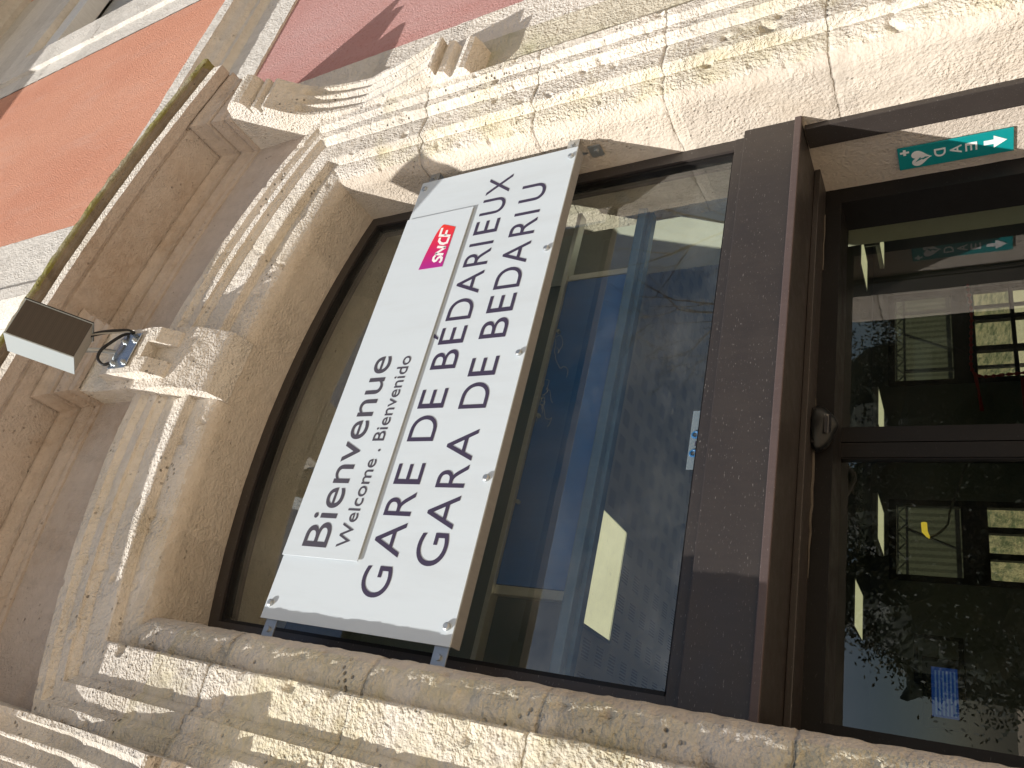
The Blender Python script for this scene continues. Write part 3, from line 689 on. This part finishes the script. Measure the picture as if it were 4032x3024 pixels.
# ------------------------------------------------------------------ lettering
def glyph(ch, mat, name, parent, x0, x1, z0, z1, y, thick=0.0012, off=0.0, plane='xz'):
    """one glyph fitted to its measured box (pass None for z0/z1/x1 to keep proportions)"""
    cu = bpy.data.curves.new('t', 'FONT'); cu.body = ch; cu.offset = off; cu.resolution_u = 8
    ob = bpy.data.objects.new('t', cu); COL.objects.link(ob); bpy.context.view_layer.update()
    me = bpy.data.meshes.new_from_object(ob, depsgraph=bpy.context.evaluated_depsgraph_get())
    bpy.data.objects.remove(ob)
    xs = [v.co.x for v in me.vertices]; ys = [v.co.y for v in me.vertices]
    ax, bx2, ay, by = min(xs), max(xs), min(ys), max(ys)
    return me, ax, bx2, ay, by
def text_mesh(items, y, mat, name, parent, thick=0.0012):
    """items: (string, x0, x1, baseline z, cap height, stroke offset); every string is fitted between x0 and x1"""
    bm = bmesh.new()
    cap_me = glyph('H', None, '', None, 0, 0, 0, 0, 0); caph = cap_me[4] - cap_me[3]
    for s_, x0, x1, zb, cap, off in items:
        me, ax, bx2, ay, by = glyph(s_, None, '', None, 0, 0, 0, 0, 0, off=off)
        kx = (x1 - x0) / (bx2 - ax); kz = cap / caph
        t = bmesh.new(); t.from_mesh(me)
        for v in t.verts: v.co = Vector((x0 + (v.co.x - ax) * kx, y, zb + v.co.y * kz))
        tmp = bpy.data.meshes.new('tmp'); t.to_mesh(tmp); t.free(); bm.from_mesh(tmp); bpy.data.meshes.remove(tmp); bpy.data.meshes.remove(me)
    r = bmesh.ops.extrude_face_region(bm, geom=list(bm.faces))
    bmesh.ops.translate(bm, verts=[g for g in r['geom'] if isinstance(g, bmesh.types.BMVert)], vec=(0, -thick, 0))
    bmesh.ops.recalc_face_normals(bm, faces=list(bm.faces))
    vs = [v.co.copy() for v in bm.verts]; bm.verts.index_update(); fs = [tuple(v.index for v in f.verts) for f in bm.faces]; bm.free()
    return mesh(name, vs, fs, mat, parent)

SG = thing('station_sign', 'white station name sign mounted across the arched doorway', 'sign', (CX, 1.866, 1.322))
pn = MB().box(0.298, 2.298, 1.866, 1.872, 1.322, 2.120, 0.001).make('sign_panel', WHITEP, SG)
ov = MB().box(0.518, 2.068, 1.857, 1.861, 1.763, 2.119, 0.0008).make('overlay_panel', WHITEP, SG)
MB().box(0.524, 2.062, 1.861, 1.8655, 1.770, 2.112).make('spacer', BEIGE, ov)
sc_ = 1.857 / 1.866
l1 = [('G', .409, .512), ('A', .544, .661), ('R', .685, .770), ('E', .799, .877), ('D', .962, 1.064), ('E', 1.094, 1.174), ('B', 1.259, 1.342),
      ('É', 1.370, 1.447), ('D', 1.479, 1.579), ('A', 1.599, 1.710), ('R', 1.740, 1.822), ('I', 1.845, 1.859), ('E', 1.906, 1.978), ('U', 2.010, 2.098), ('X', 2.122, 2.222)]
l2 = [('G', .525, .634), ('A', .648, .762), ('R', .790, .872), ('A', .887, 1.004), ('D', 1.086, 1.190), ('E', 1.218, 1.296), ('B', 1.378, 1.465),
      ('E', 1.493, 1.573), ('D', 1.602, 1.702), ('A', 1.717, 1.823), ('R', 1.860, 1.942), ('I', 1.968, 1.982), ('U', 2.038, 2.131)]
for word_line, zb in (((0, 4), 1.608), ((4, 6), 1.608), ((6, 15), 1.608)):
    text_mesh([(c_, a, b2, zb, 0.116, -0.004) for c_, a, b2 in l1[word_line[0]:word_line[1]]], 1.8657, INK, 'lettering', pn)
for word_line in ((0, 4), (4, 6), (6, 13)):
    text_mesh([(c_, a, b2, 1.4245, 0.116, -0.004) for c_, a, b2 in l2[word_line[0]:word_line[1]]], 1.8657, INK, 'lettering', pn)
text_mesh([('Bienvenue', 0.557 * sc_, 1.339 * sc_, 1.932 * sc_, 0.115, 0.0)], 1.8567, INK2, 'lettering', ov)
text_mesh([('Welcome . Bienvenido', 0.563 * sc_, 1.331 * sc_, 1.834 * sc_, 0.0530, 0.0)], 1.8567, INK2, 'lettering', ov)
# emblem: slanted red to purple shape with SNCF
em = [(1.767, 1.955), (1.765, 1.833), (1.982, 1.833), (2.006, 1.903), (2.000, 1.908)]
arc_pts = [(2.000, 1.908)]
crv = spline([(2.004, 1.902), (1.995, 1.912), (1.955, 1.928), (1.895, 1.940), (1.830, 1.950), (1.767, 1.957)], 5)
em = [(1.767, 1.957), (1.765, 1.833), (1.977, 1.833)] + crv[:-1]
em = [(x * sc_, z * sc_) for x, z in em]
emo = MB().prism(em, lambda p: (p[0], 1.8567, p[1]), lambda p: (p[0], 1.8557, p[1])).make('emblem', LOGO, ov)
def ribbon(mb, pts, w, y0, y1):
    P = [Vector(p) for p in pts]; L = []; Rr = []
    for i, p in enumerate(P):
        if i == 0: d = (P[1] - P[0]).normalized(); nn = Vector((-d.y, d.x)); k = 1
        elif i == len(P) - 1: d = (P[-1] - P[-2]).normalized(); nn = Vector((-d.y, d.x)); k = 1
        else:
            d1 = (P[i] - P[i - 1]).normalized(); d2 = (P[i + 1] - P[i]).normalized(); n1 = Vector((-d1.y, d1.x)); n2 = Vector((-d2.y, d2.x))
            nn = (n1 + n2).normalized(); k = min(2.0, 1 / max(0.3, nn.dot(n1)))
        L.append(p + nn * w / 2 * k); Rr.append(p - nn * w / 2 * k)
    n = len(mb.v); N = len(P)
    for q in L + Rr: mb.v.append(Vector((q.x, y0, q.y)))
    for q in L + Rr: mb.v.append(Vector((q.x, y1, q.y)))
    for i in range(N - 1):
        mb.f.append((n + i, n + N + i, n + N + i + 1, n + i + 1)); m2 = n + 2 * N
        mb.f.append((m2 + i, m2 + i + 1, m2 + N + i + 1, m2 + N + i))
        mb.f.append((n + i, n + i + 1, m2 + i + 1, m2 + i)); mb.f.append((n + N + i, m2 + N + i, m2 + N + i + 1, n + N + i + 1))
    mb.f.append((n, m2, m2 + N, n + N)); mb.f.append((n + N - 1, n + 2 * N - 1, m2 + 2 * N - 1, m2 + N - 1))
sn = MB(); sw = 0.0115; y0_, y1_ = 1.8556, 1.8548
Z0, Z1 = 1.848, 1.893
def sl_(x, z): return ((x + (z - Z0) * 0.22) * sc_, z * sc_)
for st in ([(1.822, Z1 - .004), (1.812, Z1 + .002), (1.798, Z1), (1.792, 1.884), (1.796, 1.876), (1.811, 1.869), (1.817, 1.860), (1.811, Z0 + .002), (1.797, Z0), (1.786, Z0 + .006)],
           [(1.830, Z0), (1.830, Z1)], [(1.830, Z1), (1.868, Z0)], [(1.868, Z0), (1.868, Z1 + .002)],
           [(1.918, Z1 + .004), (1.900, Z1 + .004), (1.888, 1.884), (1.886, 1.866), (1.893, Z0 + .002), (1.922, Z0)],
           [(1.930, Z0 - .004), (1.930, Z1 + .010), (1.972, Z1 + .010)], [(1.930, 1.872), (1.960, 1.872)]):
    ribbon(sn, [sl_(*p) for p in st], sw, y0_, y1_)
sn.make('emblem_letters', WHITEV, emo)
# screws with shadow washers
for x_, z_ in ((0.35, 2.094), (1.30, 1.345), (0.825, 1.345), (1.767, 1.345), (0.353, 1.347), (2.245, 1.343), (2.255, 2.093)):
    MB().tube([(x_, 1.866, z_), (x_, 1.858, z_), (x_, 1.855, z_)], [0.012, 0.012, 0.008], 14).make('screw', GALV, SG)
ch = MB().box(0.30, 2.296, 1.8725, 1.918, 1.3205, 1.326, 0.001); ch.box(0.30, 2.296, 1.873, 1.8765, 1.326, 1.37); ch.make('edge_channel', BEIGE, SG)['label'] = 'beige lower edge channel'
ch = MB().box(0.30, 2.296, 1.8725, 1.918, 2.112, 2.1185, 0.001); ch.make('edge_channel', BEIGE, SG)
for x0, x1 in ((0.232, 0.42), (2.18, 2.366)):
    for z_ in (1.332, 2.050):
        br = MB().box(x0, x1, 1.880, 1.885, z_, z_ + 0.052, 0.001); xr = x0 if x0 < 1 else x1 - .006
        br.box(xr, xr + .006, 1.885, 1.97, z_, z_ + 0.052, 0.001)
        b3 = br.make('bracket', GALV, SG)
        xb = x0 + 0.035 if x0 < 1 else x1 - 0.035
        MB().tube([(xb, 1.880, z_ + .026), (xb, 1.871, z_ + .026)], 0.010, 6).make('bolt', GALV, b3)
# small bolted plates on the right reveal under the sign
pl = MB().box(2.350, 2.354, 1.925, 1.985, 1.262, 1.318, 0.001); pl.tube([(2.350, 1.957, 1.288), (2.342, 1.957, 1.288)], 0.011, 8); pl.make('reveal_plate', GALV, SG)

# ------------------------------------------------------------------ defibrillator sign on the right reveal (text reads down the strip)
DS = thing('defibrillator_sign', 'green defibrillator strip sign with white DAE and arrow on the right door reveal', 'sign', (2.352, 2.32, 0.0))
dp = MB().box(2.349, 2.355, 2.267, 2.376, -0.166, 0.197, 0.0015).make('sign_plate', GREEN, DS)
Xd = 2.3488
def on_reveal(poly, mb, t=0.0012):   # poly in (y, z)
    mb.prism(poly, lambda p: (Xd, p[0], p[1]), lambda p: (Xd - t, p[0], p[1]))
sy = MB()
cyy, czz = 2.289, 0.174
on_reveal([(cyy + a, czz + b2) for a, b2 in ((-.014, -.0045), (-.0045, -.0045), (-.0045, -.015), (.0045, -.015), (.0045, -.0045), (.014, -.0045), (.014, .0045), (.0045, .0045), (.0045, .015), (-.0045, .015), (-.0045, .0045), (-.014, .0045))], sy)
ht = []
for i in range(40):
    t = 2 * math.pi * i / 40; ht.append((2.328 + 0.0375 * 16 * math.sin(t) ** 3 / 16, 0.126 + 0.0345 * (13 * math.cos(t) - 5 * math.cos(2 * t) - 2 * math.cos(3 * t) - math.cos(4 * t)) / 15.0))
sy.make('cross_mark', WHITEV, dp); sy = MB()
on_reveal(ht, sy); sy.make('heart_mark', WHITEV, dp); sy = MB()
on_reveal([(2.314 + a, -0.076 - b2) for a, b2 in ((-.010, 0), (-.010, .030), (-.029, .030), (0, .070), (.029, .030), (.010, .030), (.010, 0))], sy)
sy.make('arrow_mark', WHITEV, dp)
bo = MB()
on2 = [(2.345, 0.143), (2.333, 0.118), (2.338, 0.118), (2.327, 0.096), (2.324, 0.110), (2.328, 0.112), (2.330, 0.124), (2.322, 0.124)]
bo.prism(on2, lambda p: (Xd - .0013, p[0], p[1]), lambda p: (Xd - .0018, p[0], p[1])); bo.make('bolt_mark', GREEN, dp)
def dae():
    bm = bmesh.new()
    for s_, z_ in (('D', 0.042), ('A', -0.008), ('E', -0.056)):
        me, ax, bx2, ay, by = glyph(s_, None, '', None, 0, 0, 0, 0, 0, off=0.012)
        t = bmesh.new(); t.from_mesh(me)
        for v in t.verts:
            u = (v.co.x - ax) / (bx2 - ax); w = (v.co.y - ay) / (by - ay)
            v.co = Vector((Xd - .0012, 2.298 + 0.040 * u, z_ + 0.037 * w))
        tmp = bpy.data.meshes.new('tmp'); t.to_mesh(tmp); t.free(); bm.from_mesh(tmp)
    r = bmesh.ops.extrude_face_region(bm, geom=list(bm.faces)); bmesh.ops.translate(bm, verts=[g for g in r['geom'] if isinstance(g, bmesh.types.BMVert)], vec=(.0011, 0, 0))
    bmesh.ops.recalc_face_normals(bm, faces=list(bm.faces)); bm.verts.index_update()
    vs = [v.co.copy() for v in bm.verts]; fs = [tuple(v.index for v in f.verts) for f in bm.faces]; bm.free()
    return mesh('lettering', vs, fs, WHITEV, dp)
dae()

# ------------------------------------------------------------------ loudspeaker on the keystone
LS = thing('loudspeaker', 'white box loudspeaker with dark grille tilted down in front of the keystone', 'loudspeaker', (1.30, 1.60, 3.27))
A0 = Vector((0, 1.342, 3.149)); U = Vector((0, -0.209, 0.165)); D = Vector((0, 0.111, 0.174))
XL, XR = 1.107, 1.2735
def fr3(x, u, d): p = A0 + U * u + D * d; return Vector((x, p.y, p.z))
cs = MB()
def plate3(mb, x0, x1, u0, u1, d0, d1):
    vs = [fr3(x, u, d) for x in (x0, x1) for u in (u0, u1) for d in (d0, d1)]
    mb.add(vs, [(0, 1, 3, 2), (4, 6, 7, 5), (0, 4, 5, 1), (2, 3, 7, 6), (0, 2, 6, 4), (1, 5, 7, 3)])
plate3(cs, XL - .003, XL + .002, -0.012, 1.012, -0.012, 1.0)        # left cheek
plate3(cs, XR - .002, XR + .003, -0.012, 1.012, -0.012, 1.0)        # right cheek
plate3(cs, XL + .002, XR - .002, 0.99, 1.005, 0.0, 1.0)             # top
plate3(cs, XL + .002, XR - .002, 0.02, 0.99, 0.985, 1.0)            # back
bmx = bmesh.new()
CASE, _t, _b = new_mat('pale grey casing'); setv(_b, Base_Color=(0.40, 0.46, 0.49, 1), Roughness=0.45)
ca = cs.make('casing', CASE, LS)
gr = MB(); plate3(gr, XL + .0025, XR - .0025, 0.0, 0.988, 0.0, 0.03); gr.make('grille', GRILLE, LS)
en = MB(); plate3(en, XL + .0025, XR - .0025, 0.002, 0.02, 0.031, 0.984); en.make('end_grille', GRILLE2, LS)
rim = MB()
for pr in ([fr3(XR + .004, 1.012, -0.012), fr3(XR + .004, -0.012, -0.012), fr3(XR + .004, -0.012, 1.0)],):
    rim.tube(pr, 0.0025, 6)
rim.make('rim', BLACK, LS)
yk = MB(); yk.tube([fr3(XR + .005, 0.47, 0.45), fr3(XR + .016, 0.47, 0.45)], 0.022, 16); yk.make('pivot_knob', BLACK, LS, True)
# arm from plate to speaker
ar = MB(); ar.tube([(1.30, 1.585, 3.34), (1.29, 1.54, 3.40), (1.26, 1.49, 3.42), (1.20, 1.43, 3.40)], 0.011, 10); ar.make('support_arm', GALV, LS, True)
mpn = MB().box(1.205, 1.388, 1.574, 1.579, 3.205, 3.340, 0.0015).make('mounting_plate', metal_paint('polished steel', (0.50, 0.56, 0.62), 0.16, 0.0, 0.6, 0.9), LS)
for xx, zz in ((1.235, 3.315), (1.235, 3.232), (1.350, 3.315), (1.350, 3.232)):
    MB().tube([(xx, 1.574, zz), (xx, 1.571, zz), (xx, 1.571, zz), (xx, 1.561, zz)], [0.013, 0.013, 0.008, 0.008], 12).make('bolt', GALV, mpn)
c1 = spline([(1.262, 1.40, 3.26), (1.30, 1.435, 3.235), (1.345, 1.49, 3.245), (1.385, 1.545, 3.27), (1.404, 1.59, 3.30)], 8)
MB().tube(c1, 0.0095, 10).make('cable', CABLE, LS, True)
c2 = spline([(1.398, 1.58, 3.315), (1.375, 1.558, 3.325), (1.33, 1.542, 3.355), (1.285, 1.535, 3.39), (1.245, 1.542, 3.392), (1.222, 1.560, 3.36), (1.235, 1.572, 3.335)], 8)
MB().tube(c2, 0.0070, 10).make('cable', CABLE, LS, True)
c3 = spline([(1.262, 1.395, 3.25), (1.29, 1.43, 3.215), (1.335, 1.49, 3.225), (1.38, 1.545, 3.262), (1.400, 1.58, 3.295)], 8)
MB().tube(c3, 0.0035, 8).make('cable', CABLEW, LS, True)

# ------------------------------------------------------------------ hall lights and furniture seen through the glass
lmp = None
def ceiling_light(cx_, cy_, w_, d_, lab, z=1.45):
    t = thing('ceiling_light', lab, 'light', (cx_, cy_, z), 'square panel lights set in the hall ceiling')
    MB().box(cx_ - w_ / 2, cx_ + w_ / 2, cy_ - d_ / 2, cy_ + d_ / 2, z - .010, z - .004).make('diffuser', LAMP, t)
    f = MB(); e = 0.012
    f.box(cx_ - w_ / 2 - e, cx_ + w_ / 2 + e, cy_ - d_ / 2 - e, cy_ - d_ / 2 - .001, z - .016, z - .001); f.box(cx_ - w_ / 2 - e, cx_ + w_ / 2 + e, cy_ + d_ / 2 + .001, cy_ + d_ / 2 + e, z - .016, z - .001)
    f.box(cx_ - w_ / 2 - e, cx_ - w_ / 2 - .001, cy_ - d_ / 2, cy_ + d_ / 2, z - .016, z - .001); f.box(cx_ + w_ / 2 + .001, cx_ + w_ / 2 + e, cy_ - d_ / 2, cy_ + d_ / 2, z - .016, z - .001)
    f.make('trim', ALU, t)
    if z < 1.4: MB().box(cx_ - w_ / 2 - .01, cx_ + w_ / 2 + .01, cy_ - d_ / 2 - .01, cy_ + d_ / 2 + .01, z, z + .05, .004).make('tray', GREYP, t); MB().tube([(cx_, cy_, z + .05), (cx_, cy_, 1.449)], 0.008, 6).make('hanging_rod', ALU, t)
ceiling_light(0.895, 3.045, 0.50, 0.31, 'large pale yellow panel light seen through the lower left of the fanlight')
for rx, zr0, zr1, w_, zc_, lab in ((0.276, .138, .129, .60, 1.45, 'panel light nearest the left jamb, seen at the top of the left door leaf'),
                     (0.386, .113, .106, .62, 1.19, 'panel light farther into the hall, seen in the left door leaf'),
                     (0.541, .113, .106, .58, 1.19, 'panel light just right of the middle stile, seen in the right door leaf'),
                     (0.810, .138, .129, .60, 1.45, 'nearer of the two panel lights seen beside the right reveal'),
                     (0.841, .112, .106, .50, 1.19, 'farther of the two panel lights seen beside the right reveal')):
    y0c, y1c = (zc_ - .01) / zr0, (zc_ - .01) / zr1
    ceiling_light(rx * (y0c + y1c) / 2, (y0c + y1c) / 2, w_, y1c - y0c, lab, zc_)
TV = thing('departure_screen', 'blue glowing departure screen hanging in the hall behind the left door leaf', 'screen', (1.36, 7.0, 0.3))
MB().box(1.10, 1.62, 7.02, 7.08, 0.17, 0.47, 0.008).make('casing', BLACK, TV)
MB().box(1.175, 1.545, 7.012, 7.019, 0.225, 0.405).make('display', SCREEN, TV)
rw = MB()
for k in range(6): rw.box(1.19, 1.52, 7.009, 7.0115, 0.24 + .026 * k, 0.252 + .026 * k)
rw.make('text_rows', SCREENW, TV)
PO = thing('notice_frame', 'dark framed notice on the hall wall beside the departure screen', 'frame', (2.4, 11.95, 0.3))
MB().box(2.4, 3.05, 11.94, 11.99, 0.3, 0.9, 0.01).make('frame', BLACK, PO); MB().box(2.46, 2.99, 11.93, 11.939, 0.36, 0.84).make('sheet', OLIVE, PO)
RM = thing('tinsel_garland', 'red tinsel garland hung round the far door behind the right door leaf', 'garland', (7.1, 11.9, 0.0))
gp = [(8.9, 11.9, 0.0), (8.3, 11.9, -0.03), (7.7, 11.9, 0.0), (7.15, 11.9, -0.03), (7.12, 11.9, -0.5), (7.16, 11.9, -1.0), (7.10, 11.9, -1.5)]
gp = spline(gp, 14); gm2 = MB(); gm2.tube(gp, [0.022 + 0.012 * math.sin(i * 2.3) for i in range(len(gp))], 7); gm2.make('garland_strand', REDF, RM)
gm2 = MB(); gm2.tube([(7.15, 11.9, -0.03), (6.85, 11.9, -0.06), (6.5, 11.9, -0.09)], [0.03, 0.02, 0.03], 7); gm2.make('garland_tail', REDF, RM)
PT = thing('small_poster', 'small red and yellow poster in the hall at the edge of the right door leaf', 'poster', (4.3, 7.5, -0.55))
MB().box(4.02, 4.45, 7.5, 7.52, -0.75, -0.385, 0.004).make('poster_sheet', REDF, PT); MB().box(4.06, 4.40, 7.49, 7.499, -0.70, -0.45).make('yellow_label', YEL, PT)
FW = thing('desk_lamp', 'pale jointed lamp arm with a yellow shade inside the hall behind the left door leaf', 'lamp', (3.2, 9.0, 0.3))
MB().tube(spline([(3.62, 9.0, 0.30), (3.50, 9.0, 0.33), (3.40, 9.0, 0.42), (3.34, 9.0, 0.52)], 6), 0.012, 8).make('lamp_arm', ALU, FW, True)
MB().tube([(3.34, 9.0, 0.50), (3.42, 9.0, 0.545), (3.52, 9.0, 0.55)], [0.012, 0.03, 0.03], 10).make('lamp_shade', flat('yellow shade', (0.7, 0.5, 0.05), 0.5, 0.9), FW, True)
MB().tube([(3.62, 9.0, 0.31), (3.9, 9.0, 0.22), (4.3, 9.0, 0.10)], 0.012, 8).make('lamp_rod', GREYP, FW)

# platform canopy beyond the hall
PC = thing('platform_canopy', 'corrugated platform canopy on lattice steel trusses beyond the far doors', 'canopy', (6, 15, -1.6))
cc = MB()
for k in range(90):
    x = 1.0 + 0.14 * k; cc.add([(x, 16.0, 0.0), (x + .07, 15.99, 0.0), (x + .07, 15.99, 2.2), (x, 16.0, 2.2)], [(0, 1, 2, 3)]); cc.add([(x + .07, 15.99, 0.0), (x + .14, 16.0, 0.0), (x + .14, 16.0, 2.2), (x + .07, 15.99, 2.2)], [(0, 1, 2, 3)])
cc.make('corrugated_sheet', flat('old sheet', (0.075, 0.070, 0.048), 0.9), PC)
tr = MB()
for z_ in (1.18, 1.34): tr.box(1.0, 13.5, 15.0, 15.06, z_, z_ + 0.04)
for k in range(70):
    x = 1.0 + 0.18 * k; s_ = k % 2; tr.tube([(x, 15.03, 1.2 if s_ else 1.36), (x + .18, 15.03, 1.36 if s_ else 1.2)], 0.012, 5)
for k in range(9):
    x = 1.4 + 1.45 * k; tr.tube([(x, 15.03, 1.2), (x - 0.35, 15.5, 0.0)], 0.03, 6); tr.box(x + .5, x + .56, 15.0, 15.06, -1.6, 1.2)
tr.box(1.0, 13.5, 15.3, 15.36, 0.35, 0.43)
tr.make('truss', DARKBR, PC)

# ------------------------------------------------------------------ trees across the forecourt, mirrored in the glass
def bare_tree(loc, h, seed, lab):
    rnd = random.Random(seed); t = thing('bare_tree', lab, 'tree', loc, None)
    tr, tw = MB(), MB()
    def grow(p, d, L, r, dep):
        pts = [p]; q = p.copy(); dd = d.copy()
        for k in range(5):
            dd = (dd + Vector((rnd.uniform(-.18, .18), rnd.uniform(-.18, .18), rnd.uniform(-.05, .16)))).normalized(); q = q + dd * L / 5; pts.append(q.copy())
        rr = [max(0.004, r * (1 - 0.5 * k / 5)) for k in range(6)]
        (tr if dep < 2 else tw).tube(pts, rr, 7 if dep < 2 else 4, False)
        if dep < 6:
            for k in range(rnd.choice((2, 3)) if dep else 5):
                ax = dd.orthogonal().normalized(); ax = Matrix.Rotation(rnd.uniform(0, 6.28), 3, dd) @ ax
                nd_ = (Matrix.Rotation(rnd.uniform(.35, .85), 3, ax) @ dd); s0 = pts[rnd.choice((3, 4, 5))] if k else pts[-1]
                grow(s0, nd_, L * rnd.uniform(.6, .8), rr[-1] * 0.8, dep + 1)
    grow(Vector(loc), Vector((0, 0, 1)), h * 0.33, h * 0.022, 0)
    tr.make('trunk', BARK, t, True); tw.make('crown', BARK, t)
bare_tree((11.5, -10.0, -1.6), 10.5, 3, 'tall leafless tree mirrored in the fanlight glass')
def leafy_tree(loc, h, w, seed, lab):
    rnd = random.Random(seed); t = thing('evergreen_tree', lab, 'tree', loc, 'evergreens across the forecourt')
    L = Vector(loc); tk = MB(); tk.tube([L, L + Vector((.1, 0, h * .3)), L + Vector((0, .1, h * .8))], [h * .03, h * .022, h * .008], 8)
    for k in range(8): a = rnd.uniform(0, 6.28); z = rnd.uniform(.3, .7) * h; tk.tube([L + Vector((0, 0, z)), L + Vector((w * .3 * math.cos(a), w * .3 * math.sin(a), z + .15 * h))], [.03, .012], 5)
    tk.make('trunk', BARK, t, True)
    lf = MB()
    for c_ in range(190):
        a = rnd.uniform(0, 6.28); zz = rnd.uniform(.12, 1.0); rmax = w * .5 * math.sin(min(1, (1.08 - zz) * 1.4) * 1.45); r0 = rmax * math.sqrt(rnd.uniform(.25, 1))
        cpt = L + Vector((r0 * math.cos(a), r0 * math.sin(a), zz * h)); cr_ = rnd.uniform(.12, .3) * w * .35
        for q in range(120):
            p = cpt + Vector((rnd.gauss(0, cr_), rnd.gauss(0, cr_), rnd.gauss(0, cr_ * .7))); s_ = rnd.uniform(.03, .065)
            d1 = Vector((rnd.uniform(-1, 1), rnd.uniform(-1, 1), rnd.uniform(-1, 1))).normalized(); d2 = d1.orthogonal().normalized()
            lf.add([p - d1 * s_, p + d2 * s_ * .5, p + d1 * s_, p - d2 * s_ * .5], [(0, 1, 2, 3)])
    n0 = len(lf.v)
    lf.grid(lambda u, v: tuple(L + Vector((0, 0, h * .56)) + Vector((w * .36 * math.sin(math.pi * u) * math.cos(6.2832 * v), w * .36 * math.sin(math.pi * u) * math.sin(6.2832 * v), -h * .36 * math.cos(math.pi * u)))), 16, 20)
    for i_ in range(n0, len(lf.v)): lf.v[i_] += noise.noise_vector(lf.v[i_] * 1.3) * 0.35 + noise.noise_vector(lf.v[i_] * 7) * 0.12
    lf.make('crown', LEAF, t)
for i, (x, y, h, w_, lab) in enumerate(((4.6, -10.5, 4.1, 3.4, 'evergreen mirrored low in the left door leaf'), (7.0, -12.5, 4.8, 4.2, 'evergreen mirrored behind the middle stile of the doors'),
                       (10.4, -13.5, 5.0, 4.6, 'evergreen mirrored in the right door leaf'), (13.8, -12.0, 4.8, 4.4, 'evergreen farthest to the right across the forecourt'))):
    leafy_tree((x, y, -1.6), h, w_, 20 + i, lab)

HG = thing('hedge', 'long dark clipped hedge across the forecourt behind the evergreens', 'hedge', (12, -16, -1.6))
hb = MB(); hb.grid(lambda u, v: (4.0 + 22 * u, -16.0 - 0.8 * math.sin(math.pi * v), -1.6 + 3.5 * (1 - abs(2 * v - 1) ** 6)) if v < 1 else (4.0 + 22 * u, -16.0, -1.6), 90, 14)
for v_ in hb.v: v_ += noise.noise_vector(v_ * 1.7) * 0.22 + noise.noise_vector(v_ * 6) * 0.06
rnd_ = random.Random(5)
for q in range(5000):
    p = Vector((rnd_.uniform(4, 26), -15.9 + rnd_.uniform(-.3, .35), rnd_.uniform(-1.5, 2.15))); s_ = rnd_.uniform(.03, .07)
    d1 = Vector((rnd_.uniform(-1, 1), rnd_.uniform(-1, 1), rnd_.uniform(-1, 1))).normalized(); d2 = d1.orthogonal().normalized()
    hb.add([p - d1 * s_, p + d2 * s_ * .5, p + d1 * s_, p - d2 * s_ * .5], [(0, 1, 2, 3)])
hb.make('foliage', LEAF, HG)
